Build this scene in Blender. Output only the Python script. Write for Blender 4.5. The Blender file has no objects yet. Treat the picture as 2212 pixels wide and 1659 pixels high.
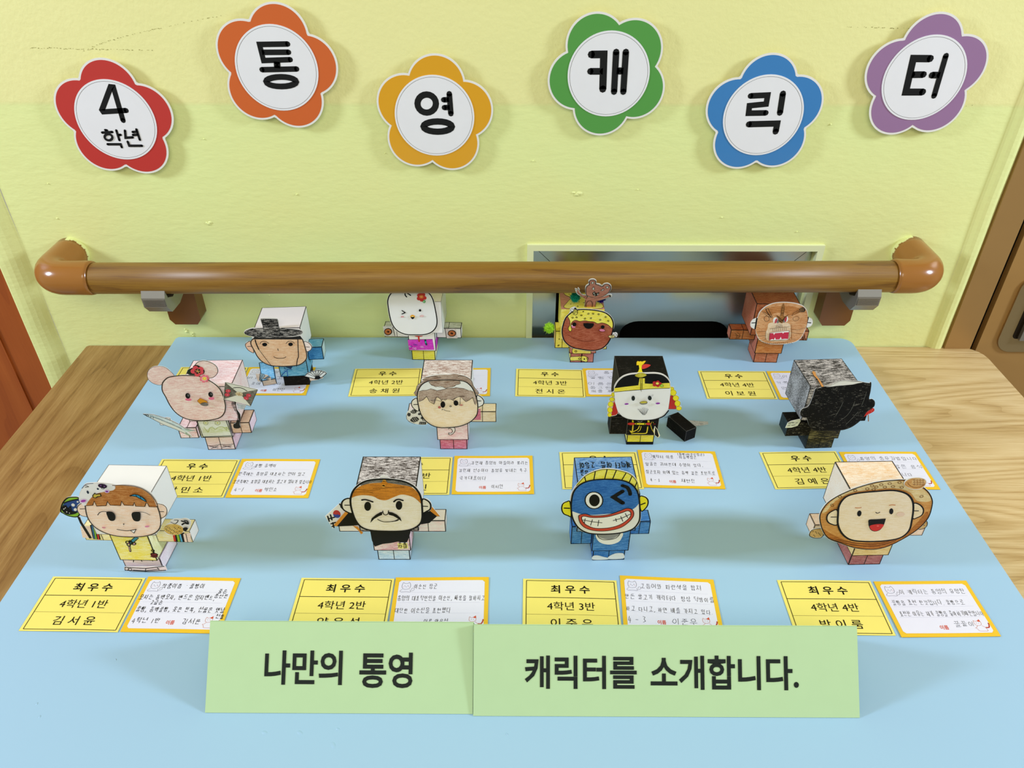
import bpy, bmesh, math, random
from mathutils import Vector, Matrix
from mathutils.geometry import tessellate_polygon
random.seed(7)
SC = bpy.context.scene
COL = SC.collection

# ------------------------------------------------------------------ camera
F_PX, PITCH, YAW, ROLL, CAM_H = 1658.2, 0.62227, 0.00146, 0.0026, 0.58659
cp, sp = math.cos(PITCH), math.sin(PITCH)
C_F = Vector((math.sin(YAW)*cp, math.cos(YAW)*cp, -sp))
_r = Vector((math.cos(YAW), -math.sin(YAW), 0)); _u = _r.cross(C_F)
C_R = _r*math.cos(ROLL) + _u*math.sin(ROLL)
C_U = -_r*math.sin(ROLL) + _u*math.cos(ROLL)
C_O = Vector((0, 0, CAM_H))
cam = bpy.data.cameras.new('camera'); camo = bpy.data.objects.new('camera', cam); COL.objects.link(camo)
cam.sensor_width = 36; cam.lens = F_PX/2212*36; cam.clip_start = 0.01
camo.matrix_world = Matrix(((C_R.x, C_U.x, -C_F.x, C_O.x), (C_R.y, C_U.y, -C_F.y, C_O.y), (C_R.z, C_U.z, -C_F.z, C_O.z), (0, 0, 0, 1)))
SC.camera = camo

# ------------------------------------------------------------------ light and exposure
SC.view_settings.view_transform = 'Standard'; SC.view_settings.look = 'None'
SC.view_settings.gamma = 1; SC.view_settings.use_curve_mapping = False
SC.view_settings.exposure = 0.0
W = bpy.data.worlds.new('world'); SC.world = W; W.use_nodes = True
W.node_tree.nodes['Background'].inputs[0].default_value = (1.0, 0.98, 0.80, 1)
W.node_tree.nodes['Background'].inputs[1].default_value = 0.37
def area(name, loc, size, power, target, col=(1, .97, .93)):
    l = bpy.data.lights.new(name, 'AREA'); l.shape = 'RECTANGLE'; l.size, l.size_y = size; l.energy = power; l.color = col
    o = bpy.data.objects.new(name, l); COL.objects.link(o); o.location = loc
    o.rotation_euler = (Vector(target)-Vector(loc)).to_track_quat('-Z', 'Y').to_euler(); return o
area('corridor_light', (-1.95, .30, 1.02), (0.28, 0.36), 27.0, (0, .55, 0), (.80, .94, 1.18))
area('corridor_light', (1.95, .30, 1.02), (0.28, 0.36), 27.0, (0, .55, 0), (.80, .94, 1.18))
area('ceiling_light', (0, -1.15, 1.65), (1.8, .6), 18.5, (0, .9, .15), (1, .96, .80))

# ------------------------------------------------------------------ materials
def lin(c):
    if isinstance(c, str): c = [int(c[i:i+2], 16)/255 for i in (0, 2, 4)]
    return tuple((x/12.92 if x <= .04045 else ((x+.055)/1.055)**2.4) for x in c) + (1,)
_M = {}
def nodes(name, rough=.6, **kw):
    m = bpy.data.materials.new(name); m.use_nodes = True; nt = m.node_tree; b = nt.nodes['Principled BSDF']
    b.inputs['Roughness'].default_value = rough
    for k, v in kw.items(): b.inputs[k.replace('_', ' ')].default_value = v
    return m, nt, b
def N(nt, t, **kw):
    n = nt.nodes.new(t)
    for k, v in kw.items():
        if k.startswith('i_'):
            key = k[2:]; key = int(key) if key.isdigit() else key.replace('_', ' ')
            n.inputs[key].default_value = v
        else: setattr(n, k, v)
    return n
def ramp(nt, stops):
    r = N(nt, 'ShaderNodeValToRGB'); e = r.color_ramp.elements
    while len(e) < len(stops): e.new(.5)
    for q, (p, c) in zip(e, stops): q.position = p; q.color = c if len(c) == 4 else c+(1,)
    return r
def paper(c, rough=.7, spec=.25):
    k = ('p', c, rough)
    if k in _M: return _M[k]
    m, nt, b = nodes('paper_'+c, rough); b.inputs['Specular IOR Level'].default_value = spec
    tc = N(nt, 'ShaderNodeTexCoord'); n = N(nt, 'ShaderNodeTexNoise', i_Scale=45.0, i_Detail=3.0)
    L = nt.links.new; L(tc.outputs['Object'], n.inputs['Vector'])
    base = lin(c); mx = N(nt, 'ShaderNodeMix', data_type='RGBA'); mx.inputs[6].default_value = tuple(x*.95 for x in base[:3])+(1,); mx.inputs[7].default_value = base
    L(n.outputs[0], mx.inputs[0]); L(mx.outputs[2], b.inputs['Base Color']); _M[k] = m; return m
def crayon(c, c2='f4e9e0', ang=30, amt=.35, sc=1.0, var='p'):
    """coloured pencil or crayon: strokes in one direction let the paper through"""
    k = ('c', c, c2, ang, amt, sc, var)
    if k in _M: return _M[k]
    m, nt, b = nodes('crayon_'+c, .62); b.inputs['Specular IOR Level'].default_value = .25
    L = nt.links.new; tc = N(nt, 'ShaderNodeTexCoord'); mp = N(nt, 'ShaderNodeMapping')
    mp.inputs['Rotation'].default_value = (0, math.radians(ang), 0) if var == 'b' else (0, 0, -math.radians(ang)); mp.inputs['Scale'].default_value = (150, 1300, 1300)
    n = N(nt, 'ShaderNodeTexNoise', i_Scale=1.0*sc, i_Detail=3.0, i_Roughness=.6); L(tc.outputs['Object'], mp.inputs[0]); L(mp.outputs[0], n.inputs['Vector'])
    n2 = N(nt, 'ShaderNodeTexNoise', i_Scale=900.0, i_Detail=2.0); L(tc.outputs['Object'], n2.inputs['Vector'])
    n3 = N(nt, 'ShaderNodeTexNoise', i_Scale=60.0, i_Detail=2.0); L(tc.outputs['Object'], n3.inputs['Vector'])
    a = N(nt, 'ShaderNodeMath', operation='MULTIPLY_ADD', i_1=.35); L(n2.outputs[0], a.inputs[0]); L(n.outputs[0], a.inputs[2])
    a2 = N(nt, 'ShaderNodeMath', operation='MULTIPLY_ADD', i_1=.35); L(n3.outputs[0], a2.inputs[0]); L(a.outputs[0], a2.inputs[2])
    t = .85+(.5-amt)*.36
    dk = amt < .2 and sum(lin(c)[:3]) < .1
    if dk: t += .1; b.inputs['Specular IOR Level'].default_value = .1
    hw = .11 if sum(lin(c)[:3]) < .25 else .19
    r = ramp(nt, [(max(0, t-hw), (0, 0, 0, 1)), (min(1, t+hw), (1, 1, 1, 1))]); L(a2.outputs[0], r.inputs[0])
    mx = N(nt, 'ShaderNodeMix', data_type='RGBA'); mx.inputs[6].default_value = lin(c); mx.inputs[7].default_value = lin(c2)
    L(r.outputs[0], mx.inputs[0]); L(mx.outputs[2], b.inputs['Base Color']); _M[k] = m; return m
def ink(c='0d0b09', rough=.5):
    k = ('i', c, rough)
    if k in _M: return _M[k]
    m, nt, b = nodes('ink_'+c, rough); b.inputs['Base Color'].default_value = lin(c); b.inputs['Specular IOR Level'].default_value = .15; _M[k] = m; return m
def MAT(s, var='p'):
    """'K' black ink, 'rrggbb' paper or marker colour, '~rrggbb:paper:angle:amount' crayon"""
    if not isinstance(s, str): return s
    if s == 'K': return ink()
    if s[0] == '~':
        q = s[1:].split(':'); return crayon(q[0], q[1] if len(q) > 1 and q[1] else 'f4e9e0', float(q[2]) if len(q) > 2 and q[2] else 30, float(q[3]) if len(q) > 3 else .35, var=var)
    if s[0] == '!': return ink(s[1:])
    return paper(s)

# ------------------------------------------------------------------ mesh helpers
class MB:
    def __init__(s, var='p'): s.v = []; s.f = []; s.m = []; s.mats = []; s.var = var
    def mi(s, mat):
        mat = MAT(mat, s.var)
        if mat not in s.mats: s.mats.append(mat)
        return s.mats.index(mat)
    def add(s, vs, fs, mat, M=None):
        o = len(s.v); i = s.mi(mat)
        s.v += [tuple(M @ Vector(p)) if M else tuple(p) for p in vs]
        s.f += [tuple(o+j for j in f) for f in fs]; s.m += [i]*len(fs)
    def box(s, x0, x1, y0, y1, z0, z1, mat, M=None, faces=None):
        vs = [(x, y, z) for z in (z0, z1) for y in (y0, y1) for x in (x0, x1)]
        F = dict(bottom=(0, 2, 3, 1), top=(4, 5, 7, 6), front=(0, 1, 5, 4), back=(2, 6, 7, 3), left=(0, 4, 6, 2), right=(1, 3, 7, 5))
        for k, f in F.items(): s.add([vs[j] for j in f], [(0, 1, 2, 3)], (faces or {}).get(k, mat), M)
    def poly(s, pts, z, mat, M=None):
        P = [Vector((p[0], p[1], z)) for p in pts]
        try: T = tessellate_polygon([P])
        except Exception: return
        n = []
        for t in T:
            a, b, c = (P[j] for j in t)
            if (b-a).cross(c-a).z < 0: t = t[::-1]
            n.append(tuple(t))
        s.add(P, n, mat, M)
    def sheet(s, pts, z0, z1, mat, side=None, M=None):
        s.poly(pts, z1, mat, M)
        n = len(pts); area2 = sum(pts[i][0]*pts[(i+1) % n][1]-pts[(i+1) % n][0]*pts[i][1] for i in range(n))
        vs = [(p[0], p[1], z) for z in (z0, z1) for p in pts]
        fs = [(i, (i+1) % n, n+(i+1) % n, n+i) for i in range(n)]
        if area2 < 0: fs = [f[::-1] for f in fs]
        s.add(vs, fs, side or mat, M)
        P = [Vector((p[0], p[1], z0)) for p in pts]; bk = []
        for t in tessellate_polygon([P]):
            a, b, c = (P[j] for j in t)
            bk.append(tuple(t) if (b-a).cross(c-a).z < 0 else tuple(t[::-1]))
        s.add(P, bk, side or mat, M)
    def line(s, pts, w, z, mat, M=None, caps=True, closed=False):
        P = [Vector((p[0], p[1])) for p in pts]
        Q = [P[0]]
        for p in P[1:]:
            if (p-Q[-1]).length > 1e-7: Q.append(p)
        if closed and (Q[0]-Q[-1]).length > 1e-7: Q.append(Q[0])
        n = len(Q)
        if n < 2: return
        vs = []; fs = []; h = w/2
        for i in range(n):
            a = Q[i-1] if i else (Q[-2] if closed else None); b = Q[i+1] if i < n-1 else (Q[1] if closed else None)
            d1 = (Q[i]-a).normalized() if a is not None else None; d2 = (b-Q[i]).normalized() if b is not None else None
            if d1 is None: d1 = d2
            if d2 is None: d2 = d1
            n1 = Vector((-d1.y, d1.x)); n2 = Vector((-d2.y, d2.x)); nn = n1+n2
            nn = nn.normalized() if nn.length > 1e-6 else n1
            k = h/max(.45, nn.dot(n1)); nn = nn*k
            vs += [(Q[i].x+nn.x, Q[i].y+nn.y, z), (Q[i].x-nn.x, Q[i].y-nn.y, z)]
        fs = [(2*i, 2*i+1, 2*i+3, 2*i+2) for i in range(n-1)]
        s.add(vs, fs, mat, M)
        if caps and not closed:
            for c in (Q[0], Q[-1]):
                s.add([(c.x+h*math.cos(t*math.pi/4), c.y+h*math.sin(t*math.pi/4), z) for t in range(8)], [tuple(range(8))], mat, M)
    def build(s, name, parent=None, M=None, smooth=False, bevel=0, top=None):
        me = bpy.data.meshes.new(name); me.from_pydata(s.v, [], s.f)
        for m in s.mats: me.materials.append(m)
        me.polygons.foreach_set('material_index', s.m)
        if smooth: me.polygons.foreach_set('use_smooth', [True]*len(me.polygons))
        me.update()
        o = bpy.data.objects.new(name, me); COL.objects.link(o)
        if parent: o.parent = parent
        if M is not None: o.matrix_basis = M
        if bevel:
            b = o.modifiers.new('bevel', 'BEVEL'); b.width = bevel; b.segments = 2; b.limit_method = 'ANGLE'
        return o
def tag(o, label=None, cat=None, group=None, kind=None):
    for k, v in (('label', label), ('category', cat), ('group', group), ('kind', kind)):
        if v: o[k] = v
    return o
def empty(name, loc, yaw=0):
    o = bpy.data.objects.new(name, None); COL.objects.link(o); o.location = loc; o.rotation_euler = (0, 0, yaw); o.empty_display_size = .02; return o
def smooth(pts, closed=True, k=4):
    n = len(pts); out = []
    rng = range(n) if closed else range(n-1)
    g = lambda i: pts[i % n] if closed else pts[max(0, min(n-1, i))]
    for i in rng:
        p0, p1, p2, p3 = g(i-1), g(i), g(i+1), g(i+2)
        for j in range(k):
            t = j/k; t2 = t*t; t3 = t2*t
            out.append(tuple(.5*((2*p1[a])+(-p0[a]+p2[a])*t+(2*p0[a]-5*p1[a]+4*p2[a]-p3[a])*t2+(-p0[a]+3*p1[a]-3*p2[a]+p3[a])*t3) for a in (0, 1)))
    if not closed: out.append(pts[-1])
    return out
def ell(cx, cy, rx, ry, rot=0, n=20):
    a = math.radians(rot); return [(cx+rx*math.cos(t)*math.cos(a)-ry*math.sin(t)*math.sin(a), cy+rx*math.cos(t)*math.sin(a)+ry*math.sin(t)*math.cos(a)) for t in (2*math.pi*i/n for i in range(n))]

class Plane:
    """a real flat surface in the place; points measured in the photograph are carried onto it"""
    def __init__(s, p0, yaw=0, lean=0, flat=False, inv=None):
        s.o = Vector(p0)
        if flat: s.u = Vector((math.cos(yaw), math.sin(yaw), 0)); s.n = Vector((0, 0, 1))
        else:
            s.u = Vector((math.cos(yaw), math.sin(yaw), 0)); n0 = Vector((math.sin(yaw), -math.cos(yaw), 0))
            s.n = (n0*math.cos(lean)+Vector((0, 0, 1))*math.sin(lean)).normalized()
        s.v = s.n.cross(s.u)
        s.M = Matrix(((s.u.x, s.v.x, s.n.x, s.o.x), (s.u.y, s.v.y, s.n.y, s.o.y), (s.u.z, s.v.z, s.n.z, s.o.z), (0, 0, 0, 1)))
    def at(s, x, y):
        d = C_F*F_PX + C_R*(x-1106) - C_U*(y-829.5)
        t = (s.o-C_O).dot(s.n)/d.dot(s.n); p = C_O+d*t-s.o
        return (p.dot(s.u), p.dot(s.v))
def ground(x, y, z=0):
    d = C_F*F_PX + C_R*(x-1106) - C_U*(y-829.5); t = (z-C_O.z)/d.z; return C_O+d*t
DZ = 0.00005
def draw(mb, plane, crop, layers, z0=0.0, M=None, lw=1.22):
    """layers: ('p',mat,pts) polygon, ('s',..) smooth polygon, ('l',mat,w,pts) line, ('c',..) smooth line, ('o',..) smooth closed line, ('e',mat,cx,cy,rx,ry,rot) ellipse, ('t',mat,w,cx,cy,rx,ry,rot) ellipse outline"""
    cx, cy, sc = crop
    T = lambda pts: [plane.at(cx+p[0]/sc, cy+p[1]/sc) for p in pts]
    def width(w, pts):
        x, y = pts[0]; a = Vector(T([(x, y)])[0]); b = Vector(T([(x+10, y)])[0]); return lw*w*(a-b).length/10
    z = z0
    for L in layers:
        z += DZ; k = L[0]
        if k == 'p': mb.poly(T(L[2]), z, L[1], M)
        elif k == 's': mb.poly(T(smooth(L[2])), z, L[1], M)
        elif k == 'e': mb.poly(T(ell(*L[2:])), z, L[1], M)
        elif k == 'l': mb.line(T(L[3]), width(L[2], L[3]), z, L[1], M)
        elif k == 'c': mb.line(T(smooth(L[3], False)), width(L[2], L[3]), z, L[1], M)
        elif k == 'o': mb.line(T(smooth(L[3])), width(L[2], L[3]), z, L[1], M, closed=True)
        elif k == 'q': mb.line(T(L[3]), width(L[2], L[3]), z, L[1], M, closed=True)
        elif k == 't': p = ell(*L[3:]); mb.line(T(p), width(L[2], p), z, L[1], M, closed=True)
    return z
WM = {}
def put(mb, name, parent=None, M=None, **kw):
    """link a mesh whose coordinates are given in the frame M of the place"""
    M = M or Matrix(); o = mb.build(name, parent, None, **kw); WM[o] = M
    o.matrix_basis = (WM[parent].inverted() @ M) if parent else M
    return o
def root(name, loc, yaw, label, cat, group=None):
    o = empty(name, loc, yaw); WM[o] = Matrix.Translation(Vector(loc)) @ Matrix.Rotation(yaw, 4, 'Z')
    return tag(o, label, cat, group)
def bump(nt, b, scale, strength, dist=.001, detail=4, vec=None):
    tc = N(nt, 'ShaderNodeTexCoord'); n = N(nt, 'ShaderNodeTexNoise', i_Scale=scale, i_Detail=detail); nt.links.new(vec or tc.outputs['Object'], n.inputs['Vector'])
    bp = N(nt, 'ShaderNodeBump', i_Strength=strength, i_Distance=dist); nt.links.new(n.outputs[0], bp.inputs['Height']); nt.links.new(bp.outputs[0], b.inputs['Normal']); return n, bp

# wall paint: newer, greener coat below a level line, older yellower coat above
mw, nt, b = nodes('wall_paint', .42); b.inputs['Specular IOR Level'].default_value = .35; L = nt.links.new
tc = N(nt, 'ShaderNodeTexCoord'); sx = N(nt, 'ShaderNodeSeparateXYZ'); L(tc.outputs['Object'], sx.inputs[0])
mp = N(nt, 'ShaderNodeMapping'); mp.inputs['Scale'].default_value = (.5, 1, 1.15); L(tc.outputs['Object'], mp.inputs[0])
n1 = N(nt, 'ShaderNodeTexNoise', i_Scale=5.0, i_Detail=3.0); L(tc.outputs['Object'], n1.inputs['Vector'])
st = N(nt, 'ShaderNodeMapRange'); st.inputs[1].default_value = .322; st.inputs[2].default_value = .327; L(sx.outputs[2], st.inputs[0])
m1 = N(nt, 'ShaderNodeMix', data_type='RGBA'); m1.inputs[6].default_value = lin('e6eda2'); m1.inputs[7].default_value = lin('efe8a2'); L(st.outputs[0], m1.inputs[0])
m2 = N(nt, 'ShaderNodeMix', data_type='RGBA'); m2.inputs[7].default_value = lin('eae69c'); L(m1.outputs[2], m2.inputs[6])
r1 = ramp(nt, [(.35, (0, 0, 0)), (.7, (.6, .6, .6))]); L(n1.outputs[0], r1.inputs[0]); L(r1.outputs[0], m2.inputs[0]); L(m2.outputs[2], b.inputs['Base Color'])
na = N(nt, 'ShaderNodeTexNoise', i_Scale=170.0, i_Detail=3.0); L(tc.outputs['Object'], na.inputs['Vector'])
nb = N(nt, 'ShaderNodeTexNoise', i_Scale=160.0, i_Detail=3.0); L(mp.outputs[0], nb.inputs['Vector'])
nc = N(nt, 'ShaderNodeTexNoise', i_Scale=14.0, i_Detail=3.0); L(tc.outputs['Object'], nc.inputs['Vector'])
mh = N(nt, 'ShaderNodeMix'); L(st.outputs[0], mh.inputs[0]); L(nb.outputs[0], mh.inputs[2]); L(na.outputs[0], mh.inputs[3])
ad = N(nt, 'ShaderNodeMath', operation='MULTIPLY_ADD', i_1=2.2); L(nc.outputs[0], ad.inputs[0]); L(mh.outputs[0], ad.inputs[2])
ad2 = N(nt, 'ShaderNodeMath', operation='MULTIPLY_ADD', i_1=.5); L(st.outputs[0], ad2.inputs[0]); L(ad.outputs[0], ad2.inputs[2])
bp = N(nt, 'ShaderNodeBump', i_Strength=.42, i_Distance=.0012); L(ad2.outputs[0], bp.inputs['Height']); L(bp.outputs[0], b.inputs['Normal'])
def flat(name, c, rough=.5, metal=0, spec=.5, **kw):
    m, nt, b = nodes(name, rough); b.inputs['Base Color'].default_value = lin(c); b.inputs['Metallic'].default_value = metal; b.inputs['Specular IOR Level'].default_value = spec
    tc = N(nt, 'ShaderNodeTexCoord'); n = N(nt, 'ShaderNodeTexNoise', i_Scale=30.0, i_Detail=3.0); nt.links.new(tc.outputs['Object'], n.inputs['Vector'])
    mx = N(nt, 'ShaderNodeMix', data_type='RGBA'); bc = lin(c); mx.inputs[6].default_value = tuple(x*.93 for x in bc[:3])+(1,); mx.inputs[7].default_value = bc
    nt.links.new(n.outputs[0], mx.inputs[0]); nt.links.new(mx.outputs[2], b.inputs['Base Color']); return m
def woodmat(name, stops, rot=0, scale=(1, 1, 1), wscale=10, dist=6, rough=.45, fine=1, nscale=3.0, fstr=.25):
    m, nt, b = nodes(name, rough); L = nt.links.new
    tc = N(nt, 'ShaderNodeTexCoord'); mp = N(nt, 'ShaderNodeMapping'); mp.inputs['Rotation'].default_value = (0, 0, rot); mp.inputs['Scale'].default_value = scale; L(tc.outputs['Object'], mp.inputs[0])
    n0 = N(nt, 'ShaderNodeTexNoise', i_Scale=nscale, i_Detail=2.0, i_Distortion=.6); L(mp.outputs[0], n0.inputs['Vector'])
    mu = N(nt, 'ShaderNodeMath', operation='MULTIPLY', i_1=float(wscale)); L(n0.outputs[0], mu.inputs[0])
    fr = N(nt, 'ShaderNodeMath', operation='FRACT'); L(mu.outputs[0], fr.inputs[0])
    tri = N(nt, 'ShaderNodeMath', operation='PINGPONG', i_1=.62); L(fr.outputs[0], tri.inputs[0])
    mp2 = N(nt, 'ShaderNodeMapping'); mp2.inputs['Rotation'].default_value = (0, 0, rot); mp2.inputs['Scale'].default_value = tuple(q*(60*fine if q >= 1 else 20*fine) for q in scale); L(tc.outputs['Object'], mp2.inputs[0])
    nf = N(nt, 'ShaderNodeTexNoise', i_Scale=2.0, i_Detail=4.0, i_Roughness=.7); L(mp2.outputs[0], nf.inputs['Vector'])
    t2 = N(nt, 'ShaderNodeMath', operation='MULTIPLY_ADD', i_1=.75, i_2=.30-fstr); L(tri.outputs[0], t2.inputs[0]); ma = N(nt, 'ShaderNodeMath', operation='MULTIPLY_ADD', i_1=fstr*2); L(nf.outputs[0], ma.inputs[0]); L(t2.outputs[0], ma.inputs[2])
    r = ramp(nt, [(p, lin(c)) for p, c in stops]); L(ma.outputs[0], r.inputs[0]); L(r.outputs[0], b.inputs['Base Color'])
    bp = N(nt, 'ShaderNodeBump', i_Strength=.08, i_Distance=.001); L(nf.outputs[0], bp.inputs['Height']); L(bp.outputs[0], b.inputs['Normal']); return m
M_steel, nt, b = nodes('brushed_steel', .24, Metallic=1.0); b.inputs['Base Color'].default_value = lin('b6b8b4')
tc = N(nt, 'ShaderNodeTexCoord'); mp = N(nt, 'ShaderNodeMapping'); mp.inputs['Scale'].default_value = (4, 4, 900); nt.links.new(tc.outputs['Object'], mp.inputs[0])
n = N(nt, 'ShaderNodeTexNoise', i_Scale=1.0, i_Detail=2.0); nt.links.new(mp.outputs[0], n.inputs['Vector']); bp = N(nt, 'ShaderNodeBump', i_Strength=.12, i_Distance=.0004); nt.links.new(n.outputs[0], bp.inputs['Height']); nt.links.new(bp.outputs[0], b.inputs['Normal'])
M_black = flat('void_shade', '050505', .9, spec=.1)  # near-black colour standing in for shade inside gaps and openings
M_tableL = woodmat('oak_left', [(.02, '6b4a20'), (.3, '8a6430'), (.6, '9c763f'), (1.0, 'ae8a52')], rot=0, scale=(3.0, .5, 1), wscale=17, nscale=1.7, rough=.42, fstr=.62)
M_tableR = woodmat('oak_right', [(.02, '9c7a48'), (.3, 'bd9c64'), (.6, 'd0b27c'), (1.0, 'e0c795')], rot=0, scale=(.42, 4.4, 1), wscale=22, nscale=2.1, rough=.38, fstr=.62)
M_rail = woodmat('rail_woodgrain', [(.0, '452b06'), (.3, '744c10'), (.6, '875e18'), (1.0, '946c22')], scale=(.5, 6, 6), wscale=4, nscale=4.0, rough=.44, fstr=.6)
M_elbow = flat('brown_plastic', 'a0682c', .2)
M_door = woodmat('orange_door_wood', [(.02, '8a3d0e'), (.4, '9e4c15'), (1.0, 'ad5a20')], scale=(6, 6, .4), wscale=5, nscale=2.0, rough=.45, fstr=.3)
M_bronze = flat('bronze_painted_steel', 'b3894f', .36, metal=.3)
M_bronze2 = flat('bronze_frame', 'ad8752', .33, metal=.35)
M_chrome = flat('worn_nickel', 'b09a72', .3, metal=.8)
M_alu = flat('aluminium', 'a29d94', .38, metal=.75)
M_board, nt, b = nodes('light_blue_board', .34); b.inputs['Base Color'].default_value = lin('a2c6dc'); b.inputs['Specular IOR Level'].default_value = .4
n, bp = bump(nt, b, 7.0, .12, .004, 2)

# ------------------------------------------------------------------ room shell
WY = .935
def struct(mb, name, **kw): return tag(put(mb, name, **kw), kind='structure')
HX0, HX1, HZ0, HZ1 = .0293, .4070, -.32, .1365
mb = MB()
def prof_wall(mb):
    # right and left ends swell into a rounded plaster ridge beside the door frames
    P = [(-.662, WY), (-.655, WY-.001), (-.63, WY+.0)]
    L_, R_ = -.648, .600
    for x0, x1, z0, z1 in ((L_, HX0, -.76, 2.2), (HX1, R_, -.76, 2.2), (HX0, HX1, HZ1, 2.2), (HX0, HX1, -.76, HZ0)):
        mb.add([(x0, WY, z0), (x1, WY, z0), (x1, WY, z1), (x0, WY, z1)], [(0, 1, 2, 3)], mw)
    for s, xs in ((1, [(.600, 0), (.603, .0012), (.607, .0045), (.611, .0062), (.616, .0064), (.620, .0052), (.6245, .0005), (.6245, -.02)]), (-1, [(-.648, 0), (-.651, .001), (-.656, .0042), (-.662, .0068), (-.669, .0088), (-.676, .0096), (-.683, .0095), (-.6855, .008), (-.6855, -.02)])):
        zs = [-.76+i*.06 for i in range(50)]; rr = random.Random(5); vs = []
        for zi, z in enumerate(zs):
            j = rr.uniform(-.0012, .0012)
            for i, (x, d) in enumerate(xs): vs.append((x+(j if i < len(xs)-2 else j*.3), WY-d, z))
        n = len(xs); fs = []
        for zi in range(len(zs)-1):
            for i in range(n-1):
                a = zi*n+i; f = (a, a+1, a+n+1, a+n); fs.append(f if s > 0 else f[::-1])
        mb.add(vs, fs, mw)
    # painted return into the hatch opening
    d = .016
    for q in ([(HX0, WY, HZ0), (HX0, WY+d, HZ0), (HX0, WY+d, HZ1), (HX0, WY, HZ1)], [(HX1, WY, HZ0), (HX1, WY, HZ1), (HX1, WY+d, HZ1), (HX1, WY+d, HZ0)], [(HX0, WY, HZ1), (HX0, WY+d, HZ1), (HX1, WY+d, HZ1), (HX1, WY, HZ1)]):
        mb.add(q, [(0, 1, 2, 3)], mw)
prof_wall(mb)
wall = struct(mb, 'wall_back')
# thick painted lip round the hatch
M_lip = flat('lip_paint', 'eceeb8', .45); mb = MB(); lw = .0085
def lip(mb, pts, w, h):
    for (a, b2) in zip(pts[:-1], pts[1:]):
        x0, x1 = sorted((a[0], b2[0])); z0, z1 = sorted((a[1], b2[1]))
        v_ = x1-x0 < 1e-6
        mb.box(x0-w/2, x1+w/2, WY-h, WY+.003, z0-(0 if v_ else w/2), z1-(w/2 if v_ else 0)+(0 if v_ else w/2), M_lip)
lip(mb, [(HX0-.004, -.3), (HX0-.004, HZ1+.004), (HX1+.004, HZ1+.004), (HX1+.004, -.3)], lw, .0045)
struct(mb, 'trim_1', bevel=.0018)
# crack and old marks in the plaster
mb = MB(); PW = Plane((0, WY-.0003, 0)); rr = random.Random(3)
for pts in ([(62, 104), (115, 104), (170, 107), (235, 107), (330, 109)], [(180, 110), (215, 95), (262, 80), (330, 64), (384, 53), (430, 43), (480, 34)], [(1830, 58), (1900, 60), (2000, 62)], [(2085, 232), (2095, 224), (2103, 229)]):
    for (x0, y0), (x1, y1) in zip(pts[:-1], pts[1:]):
        n = int(math.hypot(x1-x0, y1-y0)/3.2)
        for i in range(n):
            if rr.random() < .45: continue
            t = i/n; a = PW.at(x0+(x1-x0)*t+rr.uniform(-1, 1), y0+(y1-y0)*t+rr.uniform(-1, 1)); l = rr.uniform(.0003, .0014)
            mb.line([a, (a[0]+l, a[1]+rr.uniform(-.2, .5)*l)], rr.uniform(.0003, .0007), 0, '!8b8344', PW.M @ Matrix.Translation((0, 0, 0)), caps=False)
o = tag(put(mb, 'plaster_crack', wall), kind='stuff')
# small plaster lumps
mb = MB()
for (x, y, r) in ((1246, 418, 7), (450, 483, 5), (1794, 271, 4), (1000, 268, 3), (440, 300, 3), (1150, 350, 2.5), (1380, 410, 2.5), (640, 420, 2.5), (120, 470, 3), (1560, 470, 3), (640, 420, 2), (830, 330, 2), (1720, 500, 2.5), (580, 640, 3), (404, 715, 6), (416, 722, 5), (100, 395, 3)):
    c = PW.at(x, y)
    for k in range(4 if r > 4 else 1):
        rx = r*.00062*rr.uniform(.5, 1); ox = rr.uniform(-1, 1)*r*.0006; oz = rr.uniform(-1, 1)*r*.0005; seg = 10
        vs = [(c[0]+ox+rx*math.cos(6.283*i/seg)*q, c[1]+oz+rx*.7*math.sin(6.283*i/seg)*q, h) for q, h in ((1, -.0004), (.6, .0007)) for i in range(seg)]+[(c[0]+ox, c[1]+oz, .0011)]
        fs = [(i, (i+1) % seg, seg+(i+1) % seg, seg+i) for i in range(seg)]+[(seg+i, seg+(i+1) % seg, 2*seg) for i in range(seg)]
        mb.add(vs, fs, mw, PW.M)
tag(put(mb, 'plaster_lumps', wall, smooth=True), kind='stuff')

mb = MB(); mb.box(-3, 3, -2.5, 1.1, -.80, -.76, flat('floor_vinyl', 'a79f90', .4)); struct(mb, 'floor')

# hatch of steel set into the wall
h = root('steel_hatch', (.218, WY+.016, 0), 0, 'brushed steel wall hatch behind the handrail, with a black opening at its foot', 'hatch')
HY = WY+.012; fw = .034
mb = MB()
for q in ([(HX0, HZ1), (HX1, HZ1), (HX1-fw, HZ1-fw), (HX0+fw, HZ1-fw)], [(HX0, HZ1-.0008), (HX0+fw-.0004, HZ1-fw-.0008), (HX0+fw-.0004, HZ0), (HX0, HZ0)], [(HX1, HZ1-.0008), (HX1, HZ0), (HX1-fw+.0004, HZ0), (HX1-fw+.0004, HZ1-fw-.0008)]):
    mb2 = MB(); P = Plane((0, HY, 0)); mb2.sheet(q, -.004, 0, M_steel); put(mb2, 'frame_bar', h, P.M)
mb = MB(); P = Plane((0, HY+.003, 0)); lx0, lx1, lz1 = HX0+fw+.006, HX1-fw-.003, HZ1-fw-.004
ax0, ax1, az = .1575, .3150, .0168
arc = [(ax0+.026*(1-math.cos(t)), az-.022*(1-math.sin(t))) for t in [i*math.pi/2/6 for i in range(7)]]
arc2 = [(ax1-.026*(1-math.cos(t)), az-.022*(1-math.sin(t))) for t in [i*math.pi/2/6 for i in range(6, -1, -1)]]
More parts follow.
